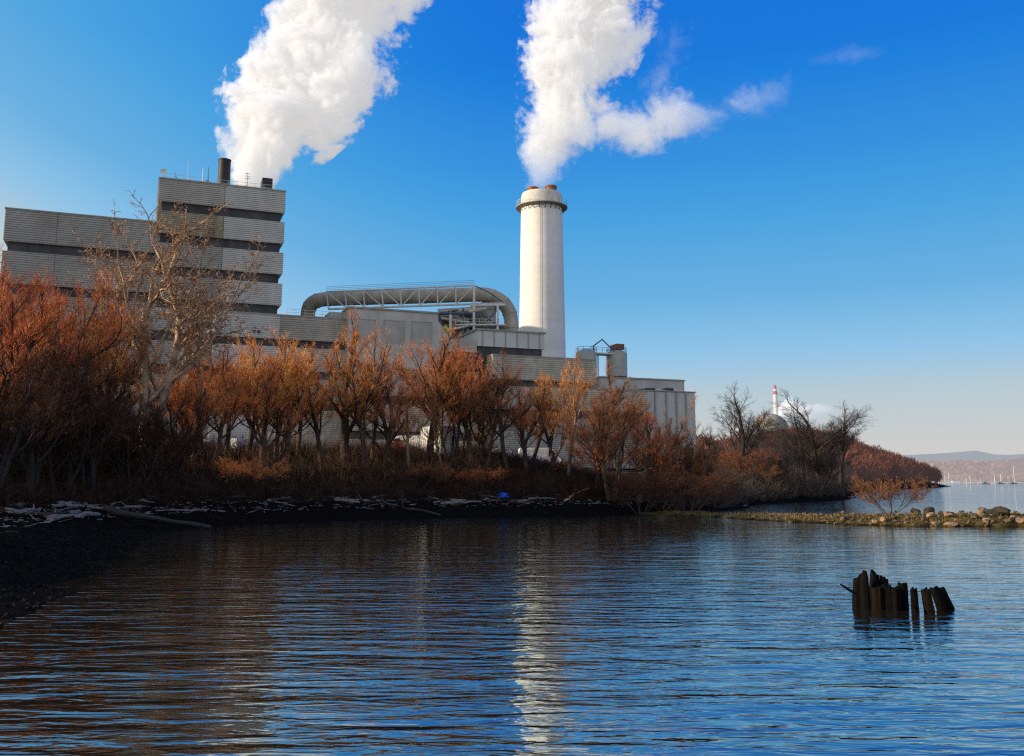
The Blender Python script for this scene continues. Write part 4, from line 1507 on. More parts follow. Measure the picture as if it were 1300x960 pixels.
# ------------------------------------------------------------------ old pilings in the water
def piling(px, bot, top, w, lean_px, jag, label, mk='pile', seed=0, Yo=0):
    d_ = ray(px, bot)
    Y = CAMZ / -d_.z * d_.y + Yo
    k_ = Y / d_.y / F
    x0 = P(px, bot, Y).x
    h_ = P(px, top, Y).z
    rr = random.Random(seed)
    n_, m_ = 14, 9
    r0 = w * k_ / 2 * 1.16
    vs, fs = [], []
    ph = [rr.uniform(0, 6.28) for _ in range(3)]
    for j in range(m_ + 1):
        t_ = j / m_
        for i in range(n_):
            a = 2 * math.pi * i / n_
            r_ = r0 * (1.06 - .14 * t_ - (jag * .22 * max(0, t_ - .6) / .4)) * (1 + .07 * math.sin(3 * a + ph[0]) + .05 * math.sin(7 * a + ph[1]) + rr.uniform(-.03, .03))
            z = -0.6 + (h_ + .6) * t_
            if j == m_:
                z -= jag * h_ * .30 * (0.5 + .5 * math.sin(a + ph[2])) + rr.uniform(0, .07)
            sh = lean_px * k_ * max(0, z) / max(h_, .01)
            vs.append((r_ * math.cos(a) + sh, r_ * math.sin(a), z))
    for j in range(m_):
        for i in range(n_):
            a, b_ = j * n_ + i, j * n_ + (i + 1) % n_
            fs.append((a, b_, b_ + n_, a + n_))
    vs.append((lean_px * k_, 0, h_ * (1 - .16 * jag) - .04))
    for i in range(n_):
        fs.append((m_ * n_ + i, m_ * n_ + (i + 1) % n_, len(vs) - 1))
    o = MB().add(vs, fs).build('wooden_piling', M[mk], None, True)
    o.location = (x0, Y, 0)
    return tag(o, label, 'piling', 'rotten pilings standing in the water')


PIL = [
    (1089, 771, 727, 12, 2.5, .7, 'leftmost dark rotten piling with a rounded top', 'pile'),
    (1099, 772, 723, 11, .5, 1.0, 'second piling from the left with a split pointed top', 'pile'),
    (1110, 769, 721, 12, 3, .8, 'tallest dark piling, third from the left', 'pile'),
    (1124, 769, 727, 11, 0, 1.0, 'pointed piling right of the tallest one', 'pile'),
    (1114, 774, 743, 12, .5, .25, 'short brownish piling in front of the tallest one', 'pile_warm'),
    (1127, 774, 739, 12, .5, .5, 'broad dark piling in front of the pointed one', 'pile'),
    (1138, 775, 744, 11, 0, .25, 'short piling left of the flat topped square one', 'pile'),
    (1147, 773, 738, 11.5, .5, .15, 'flat topped piling at the right end of the dense cluster', 'pile'),
    (1162, 778, 744, 8.5, -.5, .3, 'thin piling standing alone in the middle gap', 'pile'),
    (1180, 778, 745, 11.5, -4, .3, 'upright brown piling with others leaning on it', 'pile_warm'),
    (1196, 775, 743, 11, -10, .3, 'leaning piling propped on the upright brown one', 'pile'),
    (1206, 774, 743, 10, -12, .3, 'outermost leaning piling at the right', 'pile'),
]
for i, (px, bot, top, w_, ln, jg, lab, mk) in enumerate(PIL):
    piling(px, bot, top, w_, ln, jg, lab, mk, i + 1)
k_ = 22.0 / F
st = MB().tube([P(1067, 742, 22.1), P(1075, 747, 22.1), P(1086, 754, 22.1)], [.02, .03, .035], 6).build('stick', M['pile'], None, True)
tag(st, 'thin bare stick jutting left out of the piling cluster', 'stick')

# ------------------------------------------------------------------ vehicles in the yard behind the trees
def wheel(parent, x, y, r=.34, w_=.22):
    m = MB()
    prof = [(r * .6, -w_ / 2), (r * .95, -w_ / 2), (r, -w_ * .35), (r, w_ * .35), (r * .95, w_ / 2), (r * .6, w_ / 2)]
    n_ = 20
    vs = [(x + p * math.cos(2 * math.pi * k / n_), y + o_, r + p * math.sin(2 * math.pi * k / n_)) for p, o_ in prof for k in range(n_)]
    fs = []
    for i in range(len(prof)):
        for k in range(n_):
            a, b_ = i * n_ + k, i * n_ + (k + 1) % n_
            j = ((i + 1) % len(prof)) * n_
            fs.append((a, b_, j + (k + 1) % n_, j + k))
    m.add(vs, fs)
    wh = m.build('wheel', M['rubber'], None, True)
    wh.parent = parent
    h_ = MB()
    vs = [(x + r * .6 * math.cos(2 * math.pi * k / n_), y + s_ * w_ * .42, r + r * .6 * math.sin(2 * math.pi * k / n_)) for s_ in (-1, 1) for k in range(n_)]
    h_.add(vs, [tuple(range(n_)), tuple(range(2 * n_ - 1, n_ - 1, -1))])
    hb_ = h_.build('rim', M['rim'])
    hb_.parent = wh


def prism(prof, y0, y1, inset=0.0, zi=1.0):
    """side profile (x, z) extruded across y; vertices above zi lean inwards"""
    n_ = len(prof)
    vs = []
    for y, s_ in ((y0, 1), (y1, -1)):
        for x, z in prof:
            vs.append((x, y + (inset * s_ if z > zi else 0), z))
    fs = [tuple(range(n_)), tuple(range(2 * n_ - 1, n_ - 1, -1))] + [((k + 1) % n_, k, k + n_, (k + 1) % n_ + n_) for k in range(n_)]
    return MB().add(vs, fs)


def part(mb, name, m, root, bevel=0):
    o = mb.build(name, m, None, bevel=bevel)
    o.parent = root
    return o


def car(px, py, Y, body, label, rz, van=False):
    q = P(px, py, Y)
    t_ = thing('parked_van' if van else 'parked_car', label, 'van' if van else 'car', (q.x, Y, hz(q.x, Y) + .02), 'vehicles parked in the plant yard', rz)
    if van:
        prof = [(-2.6, .35), (2.5, .35), (2.6, .9), (2.3, 1.15), (1.6, 2.15), (1.3, 2.3), (-2.5, 2.3), (-2.62, 2.1)]
        win = [(1.55, 1.25), (2.12, 1.25), (1.6, 1.98), (1.0, 1.98), (1.0, 1.25)]
    else:
        prof = [(-2.15, .35), (2.1, .35), (2.2, .62), (2.05, .85), (1.0, .98), (.35, 1.45), (-1.1, 1.47), (-1.75, 1.02), (-2.15, .95), (-2.25, .6)]
        win = [(-1.45, 1.02), (.8, 1.0), (.3, 1.38), (-1.05, 1.40)]
    part(prism(prof, -.9, .9, .16, 1.1), 'body', body, t_, .05)
    for s_ in (-1, 1):
        wv = MB()
        n_ = len(win)
        y_ = .905 if van else .83
        vs = [(x, s_ * (y_ - ((z - 1) * .2 if not van else 0) * 1.0 + .03), z) for x, z in win]
        wv.add(vs, [tuple(range(n_)) if s_ < 0 else tuple(range(n_ - 1, -1, -1))])
        part(wv, 'side_window', M['glass'], t_)
    ws = MB()
    if van:
        ws.add([(2.33, -.7, 1.2), (2.33, .7, 1.2), (1.70, .62, 2.08), (1.70, -.62, 2.08)], [(0, 1, 2, 3)])
    else:
        ws.add([(1.02, -.68, 1.02), (1.02, .68, 1.02), (.42, .62, 1.44), (.42, -.62, 1.44)], [(0, 1, 2, 3)])
    part(ws, 'windscreen', M['glass'], t_)
    for s_ in (-1, 1):
        part(MB().box(2.12 if not van else 2.55, 2.22 if not van else 2.64, s_ * .62 - .15, s_ * .62 + .15, .62, .78), 'headlight', M['white_paint'], t_)
        for x in (-1.4, 1.4):
            wheel(t_, x, s_ * .84)
    return t_


car(498, 575, 110, M['red_paint'], 'red car parked left of the white van behind the trees', 2.9)
car(521, 572, 111, M['white_paint'], 'white van between the red car and the white box trailer', 3.0, True)
car(343, 572, 116, M['blue_paint'], 'dark blue car half hidden behind the orange trees', 0.3)
car(311, 560, 120, M['white_paint'], 'white van in the yard below the ribbed hall', 1.2, True)
car(640, 566, 116, M['white_paint'], 'white car parked below the ribbed block, right of the slender tree', .2)
car(685, 566, 118, M['white_paint'], 'white van parked below the chimney', .1, True)


def trailer(px, py, Y, label, L=4.4, H=2.7, rz=.0):
    q = P(px, py, Y)
    t_ = thing('box_trailer', label, 'trailer', (q.x, Y, hz(q.x, Y) + .02), None, rz)
    bd_ = part(MB().box(-L / 2, L / 2, -1.2, 1.2, .75, .75 + H), 'box_body', M['white_paint'], t_, .05)
    for i in range(7):
        x = -L / 2 + .1 + (L - .2) * i / 6
        for y0_, y1_ in ((-1.235, -1.203), (1.203, 1.235)):
            part(MB().box(x - .03, x + .03, y0_, y1_, .8, .7 + H), 'side_rib', M['white_paint'], t_)
    part(MB().box(-L / 2 + .1, L / 2 + .9, -.5, .5, .55, .745), 'chassis', M['steel_dark'], t_)
    for x in (-.9, .2):
        for s_ in (-1, 1):
            wheel(t_, x, s_ * 1.0, .42, .26)
    part(MB().box(L / 2 - .55, L / 2 - .4, -.4, -.25, 0, .55), 'landing_leg', M['steel'], t_)
    return t_


trailer(557, 580, 109, 'big white box trailer glowing in the sun behind the bank trees', 4.0, 3.2, R(-50))

# ------------------------------------------------------------------ far things
q = P(977, 545, 760)
dome = thing('reactor_dome', 'big round concrete dome rising over the headland trees', 'dome', (q.x, q.y, 0))
rd = 24.5 * 760 / F
zt_ = P(977, 525, 760).z
zb_ = zt_ - rd * .92
prof = [(rd, -zb_), (rd, 0)] + [(rd * math.cos(a), rd * .92 * math.sin(a)) for a in [R(8 * i) for i in range(1, 11)]] + [(.3, rd * .92)]
MB().lathe(prof, (q.x, q.y, zb_), 48).build('shell', M['dome'], dome, True)
q2 = P(955, 541, 740)
MB().box(q2.x - 9, q2.x + 4, q2.y, q2.y + 14, 0, q2.z).build('annex', M['far_white'], dome)
q = P(985, 520, 900)
k9 = 900 / F
fs_ = thing('striped_stack', 'distant slim stack with red and white bands behind the dome', 'stack', (q.x, q.y, 0))
zt2 = P(985, 489, 900).z
zr = P(985, 501, 900).z
MB().lathe([(3.2 * k9, 0), (2.7 * k9, zr)], (q.x, q.y, 0), 20).build('white_shaft', M['far_white'], fs_, True)
MB().lathe([(2.75 * k9, zr + .05), (2.5 * k9, zr + (zt2 - zr) * .35)], (q.x, q.y, 0), 20).build('red_band', M['far_red'], fs_, True)
MB().lathe([(2.0 * k9, zr + (zt2 - zr) * .36), (1.9 * k9, zr + (zt2 - zr) * .6)], (q.x, q.y, 0), 20).build('white_band', M['far_white'], fs_, True)
MB().lathe([(2.0 * k9, zr + (zt2 - zr) * .61), (1.8 * k9, zt2 * .985), (1.0 * k9, zt2)], (q.x, q.y, 0), 20).build('red_tip', M['far_red'], fs_, True)


def ridge_mesh(name, prof, Y, depth, m, rough, seed):
    """prof: list of (px, py) skyline; terrain rising from the water to that skyline"""
    xs = np.array([p[0] for p in prof], float)
    ys = np.array([p[1] for p in prof], float)
    pxs = np.linspace(xs[0], xs[-1], 260)
    pys = np.interp(pxs, xs, ys)
    rows_ = 14
    V_ = []
    for j in range(rows_):
        t_ = j / (rows_ - 1)
        yy = Y + depth * t_
        for a_, b_ in zip(pxs, pys):
            X__ = (a_ - CX) / F * Y
            zt__ = P(a_, b_, Y + depth * .6).z
            z = zt__ * (1 - (1 - min(1, t_ / .6)) ** 1.6) if t_ <= .6 else zt__ * (1 - (t_ - .6))
            z += mnoise.noise(Vector((X__ / rough, yy / rough, seed))) * zt__ * .10 * min(1, t_ * 3)
            V_.append((X__ * (yy / Y), yy, z - .5))
    n_ = len(pxs)
    id_ = np.arange(rows_ * n_).reshape(rows_, n_)
    q_ = np.stack([id_[:-1, :-1], id_[:-1, 1:], id_[1:, 1:], id_[1:, :-1]], -1).reshape(-1, 4)
    me_ = raw_mesh(name, np.array(V_), q_, m)
    me_.polygons.foreach_set('use_smooth', [True] * len(me_.polygons))
    return tag(link(name, me_), kind='structure')


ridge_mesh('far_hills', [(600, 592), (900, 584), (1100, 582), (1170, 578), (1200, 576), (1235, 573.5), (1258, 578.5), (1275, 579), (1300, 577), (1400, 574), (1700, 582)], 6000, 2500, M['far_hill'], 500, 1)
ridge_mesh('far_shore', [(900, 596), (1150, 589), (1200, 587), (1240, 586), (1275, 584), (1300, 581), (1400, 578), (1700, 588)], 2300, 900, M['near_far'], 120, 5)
# tree tufts on the far shore
n = 2600
fx = rng.uniform(1120, 1420, n)
fy = rng.uniform(2302, 2800, n)
FX = (fx - CX) / F * fy
fz = 58 * (1 - (1 - (fy - 2300) / 540) ** 1.6)
B_ = np.stack([FX, fy, fz], 1)
D_ = np.tile(np.array([0, 0, 1.0]), (n, 1)) + rng.normal(size=(n, 3)) * .3
D_ /= np.linalg.norm(D_, axis=1)[:, None]
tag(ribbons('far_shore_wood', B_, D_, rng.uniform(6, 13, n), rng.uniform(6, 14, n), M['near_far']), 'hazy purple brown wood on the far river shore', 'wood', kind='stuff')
FH = [(1206, 600, 'far white house above the left masts'), (1250, 598, 'far white house with gabled end above the pier middle'), (1254, 590, 'highest far white house on the hazy slope'), (1226, 606, 'small far house low behind the marina'),
      (1213, 612.5, 'low far pale shed at the marina waterline'), (1279, 594, 'far house on the slope near the right edge'), (1219, 601, 'small far grey house between the left masts')]
for i, (px, py, lab) in enumerate(FH):
    Y = 2305 if py > 608 else 2330 + (612 - py) * 16
    c_ = P(px, py, Y)
    s_ = 7 if py < 608 else 9
    t_ = thing('far_house', lab, 'house', c_ - Vector((0, 0, 4)), 'houses on the far shore')
    MB().box(c_.x - s_, c_.x + s_, c_.y - 5, c_.y + 5, c_.z - 6, c_.z + 3.5).build('wall', M['far_white'], t_)
    MB().add([(c_.x - s_ - .5, c_.y - 5.5, c_.z + 3.51), (c_.x + s_ + .5, c_.y - 5.5, c_.z + 3.51), (c_.x + s_ + .5, c_.y + 5.5, c_.z + 3.51), (c_.x - s_ - .5, c_.y + 5.5, c_.z + 3.51), (c_.x - s_, c_.y, c_.z + 7), (c_.x + s_, c_.y, c_.z + 7)],
             [(0, 1, 5, 4), (2, 3, 4, 5), (3, 0, 4), (1, 2, 5), (3, 2, 1, 0)]).build('roof', M['far_grey'], t_)
BOATS = [(1184, 588, 'far sailboat mast partly behind the headland tip'), (1199, 603, 'first far moored sailboat right of the headland tip'), (1204, 598, 'tall masted far sailboat left of the low pale shed'), (1231, 603, 'tallest far sailboat at the middle of the pier'),
         (1244, 607, 'short masted far sailboat right of the tallest one'), (1262, 603, 'far sailboat left of the twin masts'), (1270, 602, 'far sailboat at the twin masts'), (1287, 593, 'far sailboat with a high mast near the right edge'), (1226, 607, 'small far sailboat just left of the tallest one')]
for px, py, lab in BOATS:
    Y = 2240
    c_ = P(px, HOR, Y)
    top = P(px, py, Y).z
    t_ = thing('sailboat', lab, 'sailboat', (c_.x, Y, 0), 'sailboats moored on the far shore')
    hl = [(-6, .2), (-5, -.3), (5, -.3), (7, 1.6), (-6, 1.4)]
    vs = [(c_.x + x, Y - 1.6 * (0.2 if x > 5 else 1), z) for x, z in hl] + [(c_.x + x, Y + 1.6 * (0.2 if x > 5 else 1), z) for x, z in hl]
    MB().add(vs, [(0, 1, 2, 3, 4), (9, 8, 7, 6, 5)] + [((k + 1) % 5, k, k + 5, (k + 1) % 5 + 5) for k in range(5)]).build('hull', M['far_white'], t_)
    MB().box(c_.x - 3, c_.x + 1.5, Y - 1, Y + 1, 1.5, 2.6).build('cabin', M['far_white'], t_)
    MB().tube([(c_.x + 1.6, Y, 1.4), (c_.x + 1.6, Y, top)], [.75, .5], 6).build('mast', M['far_white'], t_)
    MB().tube([(c_.x + 1.4, Y, 3.4), (c_.x - 4.5, Y, 3.2)], .35, 6).build('boom', M['far_white'], t_)
pier = thing('marina_pier', 'long low pale pier running along the far shore', 'pier', (P(1245, HOR, 2200).x, 2200, 0))
xa, xb = P(1192, HOR, 2200).x, P(1480, HOR, 2200).x
MB().box(xa, xb, 2200, 2204, .9, 2.4).build('deck', M['far_white'], pier)
for i in range(24):
    x = xa + 8 + (xb - xa - 16) * i / 23
    MB().box(x - .6, x + .6, 2200.5, 2202, -1, .897).build('pile', M['far_grey'], pier)
for px, lab in ((1251, 'small dark boat off the far pier, leftmost of the dark dots'), (1270, 'small dark boat off the far pier, in the middle'), (1286, 'small dark boat off the far pier, nearest the right edge')):
    c_ = P(px, HOR, 1500)
    vs = [(-5, -1.3, -.3), (4, -1.3, -.3), (6, 0, .2), (4, 1.3, -.3), (-5, 1.3, -.3), (-5.3, -1.6, 1.4), (4, -1.6, 1.5), (7, 0, 1.8), (4, 1.6, 1.5), (-5.3, 1.6, 1.4)]
    t_ = thing('motor_boat', lab, 'boat', (c_.x, 1500, 0), 'dark boats off the far pier')
    MB().add([(c_.x + x, 1500 + y, z) for x, y, z in vs], [(4, 3, 2, 1, 0), (5, 6, 7, 8, 9)] + [(k, (k + 1) % 5, (k + 1) % 5 + 5, k + 5) for k in range(5)]).build('hull', M['far_dark'], t_)
    MB().box(c_.x - 2.5, c_.x + 1.5, 1499, 1501, 1.45, 3.2).build('cabin', M['far_dark'], t_)

# ------------------------------------------------------------------ steam (volumes)
def fcurve(nt, x, pts, lo, hi):
    """piecewise curve of x in [0,1] giving values in [lo, hi]"""
    n_ = nt.nodes.new('ShaderNodeFloatCurve')
    c_ = n_.mapping.curves[0]
    while len(c_.points) > 2:
        c_.points.remove(c_.points[1])
    P_ = [(a_, (b_ - lo) / (hi - lo)) for a_, b_ in pts]
    c_.points[0].location = P_[0]
    c_.points[1].location = P_[-1]
    for a_, b_ in P_[1:-1]:
        c_.points.new(a_, b_)
    n_.mapping.update()
    nt.links.new(x, n_.inputs['Value'])
    return math_(nt, 'MULTIPLY_ADD', n_.outputs[0], hi - lo, lo)


def steam(name, ax, a0, a1, stations, Y, dens, parent, glow=.0, thick=1.0, nscale=.07, amp=1.25, soft=4.6, bias=.9, step=.08, edge=.0):
    """stations: (t, centre across, radius, density) along axis ax ('z' or 'x'); other axis is the offset"""
    lo_c, hi_c = min(s[1] for s in stations) - 1, max(s[1] for s in stations) + 1
    hi_r = max(s[2] for s in stations) + 1
    hi_d = max(s[3] for s in stations) + .01
    # hull: lumpy tube a little wider than the steam
    ts = np.array([s[0] for s in stations])
    n_r, n_a = 64, 40
    V_ = []
    for j in range(n_r + 1):
        t_ = j / n_r
        c_ = np.interp(t_, ts, [s[1] for s in stations])
        r_ = np.interp(t_, ts, [s[2] for s in stations])
        for i in range(n_a):
            a = 2 * math.pi * i / n_a
            if ax == 'z':
                q_ = Vector((c_ + r_ * math.cos(a), Y + r_ * thick * math.sin(a), a0 + (a1 - a0) * t_))
            else:
                q_ = Vector((a0 + (a1 - a0) * t_, Y + r_ * thick * math.sin(a), c_ + r_ * math.cos(a)))
            nn = mnoise.noise(q_ * .09) * .22 + mnoise.noise(q_ * .22) * .12
            k_ = 1.12 + nn
            cc__ = Vector((c_, Y, q_.z)) if ax == 'z' else Vector((q_.x, Y, c_))
            V_.append(cc__ + (q_ - cc__) * k_)
    V_ = np.array([tuple(v_) for v_ in V_])
    id_ = np.arange((n_r + 1) * n_a).reshape(n_r + 1, n_a)
    nx = np.roll(id_, -1, 1)
    q_ = np.stack([id_[:-1], nx[:-1], nx[1:], id_[1:]], -1).reshape(-1, 4).tolist()
    if ax == 'x':
        q_ = [f_[::-1] for f_ in q_]
    q_.append(tuple(id_[0][::-1] if ax == 'z' else id_[0]))
    q_.append(tuple(id_[-1] if ax == 'z' else id_[-1][::-1]))
    m, nt, b_ = new_mat(name + '_steam')
    nt.nodes.remove(b_)
    pos_ = nt.nodes.new('ShaderNodeNewGeometry').outputs['Position']
    sep = nt.nodes.new('ShaderNodeSeparateXYZ')
    nt.links.new(pos_, sep.inputs[0])
    along = sep.outputs[2 if ax == 'z' else 0]
    across = sep.outputs[0 if ax == 'z' else 2]
    t_ = math_(nt, 'DIVIDE', math_(nt, 'SUBTRACT', along, a0), a1 - a0, clamp=True)
    c_ = fcurve(nt, t_, [(s[0], s[1]) for s in stations], lo_c, hi_c)
    r_ = fcurve(nt, t_, [(s[0], s[2]) for s in stations], 0, hi_r)
    dn = fcurve(nt, t_, [(s[0], s[3]) for s in stations], 0, hi_d)
    dx = math_(nt, 'DIVIDE', math_(nt, 'SUBTRACT', across, c_), r_)
    dy = math_(nt, 'DIVIDE', math_(nt, 'SUBTRACT', sep.outputs[1], Y), math_(nt, 'MULTIPLY', r_, thick))
    dist = math_(nt, 'SQRT', math_(nt, 'ADD', math_(nt, 'MULTIPLY', dx, dx), math_(nt, 'MULTIPLY', dy, dy)))
    n1 = nt.nodes.new('ShaderNodeTexNoise')
    n1.inputs['Scale'].default_value = nscale
    n1.inputs['Detail'].default_value = 6
    n1.inputs['Roughness'].default_value = .66
    n1.inputs['Distortion'].default_value = .6
    nt.links.new(pos_, n1.inputs['Vector'])
    nz = math_(nt, 'MULTIPLY', math_(nt, 'SUBTRACT', n1.outputs['Fac'], .5), amp * 2)
    # cauliflower puffs: creases where a finer noise crosses its middle
    n2 = nt.nodes.new('ShaderNodeTexNoise')
    n2.inputs['Scale'].default_value = nscale * 3.2
    n2.inputs['Detail'].default_value = 5
    n2.inputs['Roughness'].default_value = .6
    nt.links.new(pos_, n2.inputs['Vector'])
    puff = math_(nt, 'ABSOLUTE', math_(nt, 'SUBTRACT', n2.outputs['Fac'], .5))
    nz = math_(nt, 'ADD', nz, math_(nt, 'MULTIPLY_ADD', puff, amp * 1.25, -amp * .13))
    # the lee side is torn into wisps
    lee = math_(nt, 'MULTIPLY_ADD', math_(nt, 'MAXIMUM', dx, 0), bias * 2, 1.0) if ax == 'z' else 1.0
    nz = math_(nt, 'MULTIPLY', nz, lee)
    f_ = math_(nt, 'ADD', math_(nt, 'SUBTRACT', .88 + edge, dist), nz)
    lee2 = math_(nt, 'DIVIDE', soft, lee) if ax == 'z' else soft
    f_ = math_(nt, 'MULTIPLY', f_, lee2, clamp=True)
    f_ = math_(nt, 'MULTIPLY', f_, dn)
    f_ = math_(nt, 'MULTIPLY', f_, dens)
    vs_ = nt.nodes.new('ShaderNodeVolumePrincipled')
    vs_.inputs['Color'].default_value = (1, 1, 1, 1)
    vs_.inputs['Anisotropy'].default_value = 0.0
    nt.links.new(f_, vs_.inputs['Density'])
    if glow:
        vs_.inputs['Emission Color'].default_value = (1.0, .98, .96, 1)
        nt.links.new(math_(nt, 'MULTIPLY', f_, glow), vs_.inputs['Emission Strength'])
    nt.links.new(vs_.outputs[0], nt.nodes['Material Output'].inputs['Volume'])
    try:
        m.cycles.volume_step_rate = step
        m.cycles.homogeneous_volume = False
    except Exception:
        pass
    me_ = bpy.data.meshes.new(name)
    me_.from_pydata(V_.tolist(), [], q_)
    me_.materials.append(m)
    me_.update()
    o = link(name, me_)
    if parent is not None:
        o.parent = parent
        o.matrix_parent_inverse = parent.matrix_basis.inverted()
    return o


def st_z(Y, rows_):
    """rows: (py, px_left, px_right, density) -> z range and stations"""
    zs = [P(650, r[0], Y).z for r in rows_]
    a0_, a1_ = zs[0], zs[-1]
    out = []
    for r, z in zip(rows_, zs):
        xl, xr = P(r[1], r[0], Y).x, P(r[2], r[0], Y).x
        out.append(((z - a0_) / (a1_ - a0_), (xl + xr) / 2, (xr - xl) / 2, r[3]))
    return a0_, a1_, out


GLOW = .27  # emission in the steam, standing in for sunlight scattered many times inside
Y1 = 178
a0_, a1_, stn = st_z(Y1, [(240, 292, 350, .9), (215, 284, 382, 1), (190, 283, 424, 1), (165, 285, 452, 1), (135, 290, 474, 1), (105, 290, 490, 1), (75, 315, 505, 1), (45, 340, 520, 1), (10, 342, 545, 1), (-30, 345, 580, 1), (-90, 360, 640, .9)])
pl1 = thing('steam_plume', 'thick white steam plume leaning right from the tower roof', 'steam plume', (stn[0][1], Y1, a0_))
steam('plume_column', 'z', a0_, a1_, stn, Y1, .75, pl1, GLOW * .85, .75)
Y2 = 216
a0_, a1_, stn = st_z(Y2, [(239, 667, 707, .10), (222, 664, 714, .26), (200, 660, 734, .42), (175, 657, 750, .6), (150, 655, 762, .75), (120, 653, 776, 1), (90, 650, 796, 1), (55, 656, 818, 1), (20, 664, 830, 1), (-30, 690, 850, 1), (-90, 720, 900, .9)])
pl2 = thing('steam_plume', 'white steam plume rising from the tall chimney with a drifting tail', 'steam plume', (stn[0][1], Y2, a0_))
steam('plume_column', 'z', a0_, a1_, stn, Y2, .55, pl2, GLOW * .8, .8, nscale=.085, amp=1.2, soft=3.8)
xs_ = [(700, 162, 36, .6), (740, 166, 34, .8), (780, 163, 36, .9), (820, 158, 42, .9), (850, 155, 42, .7), (880, 148, 32, .4), (910, 142, 28, .24), (945, 130, 30, .17), (975, 121, 34, .10), (1012, 108, 30, .0)]
a0_, a1_ = P(700, 160, Y2).x, P(1005, 160, Y2).x
stn = []
for px, py, r_, d_ in xs_:
    q = P(px, py, Y2)
    stn.append(((q.x - a0_) / (a1_ - a0_), q.z, r_ * Y2 / F, d_))
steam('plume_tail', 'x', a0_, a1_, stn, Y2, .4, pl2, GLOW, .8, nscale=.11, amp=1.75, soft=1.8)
q = P(1000, 520, 880)
a0_, a1_ = q.x - 11, q.x + 75
steam_far = thing('steam_puff', 'small distant white steam puff right of the striped stack', 'steam plume', (a0_, 880, q.z))
xs_ = [(1025, 78, 6, .05), (1050, 74, 12, .2), (1080, 70, 16, .3), (1105, 67, 13, .2), (1128, 64, 6, .04)]
a0_, a1_ = P(1025, 70, Y2).x, P(1128, 70, Y2).x
stn = []
for px, py, r_, d_ in xs_:
    q = P(px, py, Y2)
    stn.append(((q.x - a0_) / (a1_ - a0_), q.z, r_ * Y2 / F, d_))
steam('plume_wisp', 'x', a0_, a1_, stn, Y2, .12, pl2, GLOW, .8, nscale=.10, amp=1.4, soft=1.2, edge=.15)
a0_, a1_, stn = st_z(Y2, [(135, 815, 850, .5), (110, 812, 862, .5), (85, 818, 872, .4), (55, 828, 880, .3), (25, 836, 880, .1)])
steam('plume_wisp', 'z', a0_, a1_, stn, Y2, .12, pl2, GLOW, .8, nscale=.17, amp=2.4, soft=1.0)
kk = 880 / F
q = P(1000, 520, 880)
a0_, a1_ = q.x - 9, q.x + 42
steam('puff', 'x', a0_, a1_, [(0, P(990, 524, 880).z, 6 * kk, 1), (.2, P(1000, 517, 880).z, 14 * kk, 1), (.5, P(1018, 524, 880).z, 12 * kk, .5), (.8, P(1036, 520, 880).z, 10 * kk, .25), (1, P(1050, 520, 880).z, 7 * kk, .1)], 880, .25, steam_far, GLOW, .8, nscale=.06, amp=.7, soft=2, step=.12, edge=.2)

# ------------------------------------------------------------------ light
SUN_EL = R(16.5)
sdir = Vector((-math.cos(SUN_EL), -0.22, math.sin(SUN_EL))).normalized()
sd = bpy.data.lights.new('sun', 'SUN')
sd.energy = 5.0
sd.angle = R(.53)
sd.color = (1.0, .84, .64)
so = bpy.data.objects.new('sun', sd)
col.objects.link(so)
so.rotation_euler = (-sdir).to_track_quat('-Z', 'Y').to_euler()
so.location = (-200, 0, 120)

wd = bpy.data.worlds.new('World')
sc.world = wd
wd.use_nodes = True
nt = wd.node_tree
bg = nt.nodes['Background']
sky = nt.nodes.new('ShaderNodeTexSky')
sky.sky_type = 'NISHITA'
sky.sun_disc = False
sky.sun_elevation = SUN_EL
sky.sun_rotation = R(-90)
sky.altitude = 0
sky.air_density = 1.0
sky.dust_density = .6
sky.ozone_density = 1.5
# polarised late-autumn sky: the clear-air colour deepens away from the horizon and away from the sun
dirn = nt.nodes.new('ShaderNodeTexCoord').outputs['Generated']
sp_ = nt.nodes.new('ShaderNodeSeparateXYZ')
nt.links.new(dirn, sp_.inputs[0])


def lin(r, g, b_):
    return tuple((c / 255 / 12.92) if c < 10 else ((c / 255 + .055) / 1.055) ** 2.4 for c in (r, g, b_))


def fgrey(v):
    return (v, v, v)


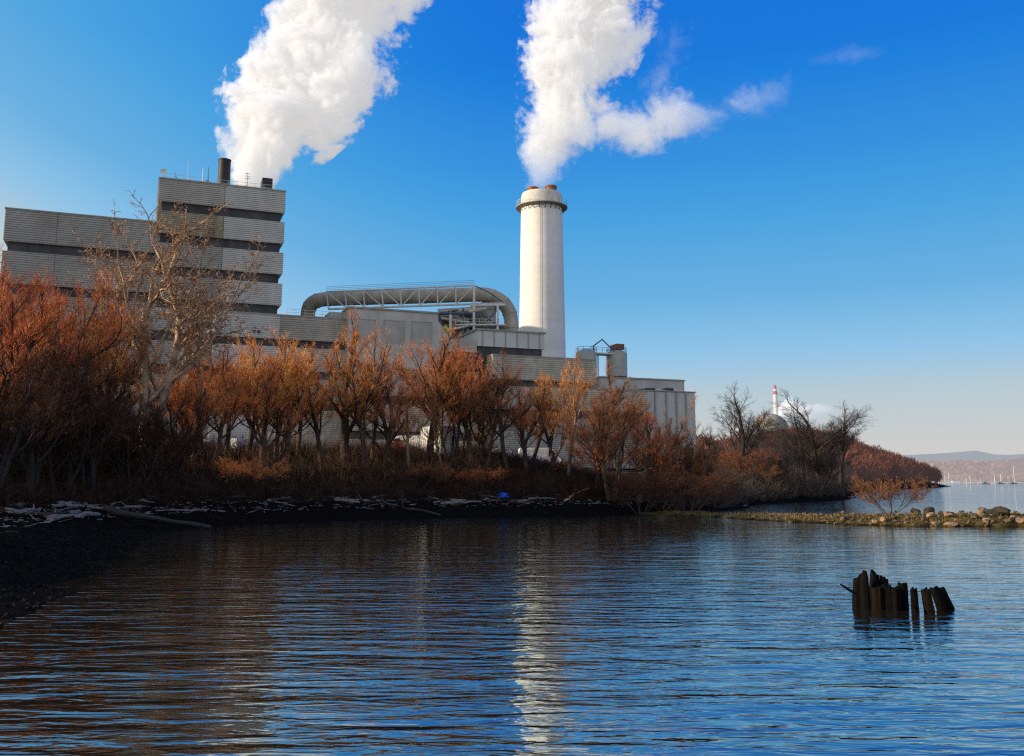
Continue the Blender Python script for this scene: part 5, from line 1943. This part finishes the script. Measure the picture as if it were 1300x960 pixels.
el = math_(nt, 'MAXIMUM', sp_.outputs[2], 0.0)
ev = ramp(nt, el, [(0, fgrey(.80)), (.043, fgrey(.76)), (.087, fgrey(.69)), (.18, fgrey(.50)), (.25, fgrey(.37)), (.325, fgrey(.235)), (.42, fgrey(.115)), (.6, fgrey(.05)), (1, fgrey(.03))])
az = math_(nt, 'POWER', math_(nt, 'DIVIDE', math_(nt, 'MAXIMUM', math_(nt, 'MULTIPLY', sp_.outputs[0], -1.0), 0.0), .45), 1.5)
pv = math_(nt, 'ADD', ev, math_(nt, 'MULTIPLY', az, .27), clamp=True)
clear = ramp(nt, pv, [(0, lin(8, 92, 208)), (.05, lin(12, 102, 216)), (.14, lin(28, 128, 222)), (.33, lin(72, 162, 226)), (.48, lin(106, 178, 227)), (.60, lin(146, 197, 233)), (.68, lin(182, 203, 214)), (.77, lin(206, 206, 205)), (1, lin(228, 230, 230))])
nish = nt.nodes.new('ShaderNodeMix')
nish.data_type = 'RGBA'
nish.blend_type = 'MULTIPLY'
nish.inputs[0].default_value = 1
nt.links.new(sky.outputs[0], nish.inputs[6])
nish.inputs[7].default_value = (.09, .09, .09, 1)
whole = mixc(nt, .97, nish.outputs[2], clear)
# added unseen sky glow behind the camera, brightening the shaded front walls
back_fill = nt.nodes.new('ShaderNodeMapRange')
back_fill.interpolation_type = 'SMOOTHSTEP'
back_fill.inputs['From Min'].default_value = .05
back_fill.inputs['From Max'].default_value = -.55
back_fill.inputs['To Min'].default_value = 0
back_fill.inputs['To Max'].default_value = .58
nt.links.new(sp_.outputs[1], back_fill.inputs['Value'])
cl_ = noise(nt, 2.2, 5, .6, vec=dirn)
vf = math_(nt, 'MULTIPLY', back_fill.outputs[0], ramp(nt, cl_, [(.3, fgrey(.6)), (.65, fgrey(1))]))
nt.links.new(mixc(nt, vf, whole, (1.0, .97, .92)), bg.inputs[0])
bg.inputs[1].default_value = 1.0

# ------------------------------------------------------------------ render settings
sc.view_settings.view_transform = 'Standard'
sc.view_settings.look = 'None'
sc.view_settings.exposure = 0
cy = sc.cycles
cy.max_bounces = 8
cy.diffuse_bounces = 2
cy.glossy_bounces = 3
cy.transmission_bounces = 2
cy.volume_bounces = 1
cy.transparent_max_bounces = 8
cy.caustics_reflective = False
cy.caustics_refractive = False
cy.sample_clamp_indirect = 3
cy.sample_clamp_direct = 10
cy.use_adaptive_sampling = False
cy.use_denoising = False
cy.filter_width = 1.25
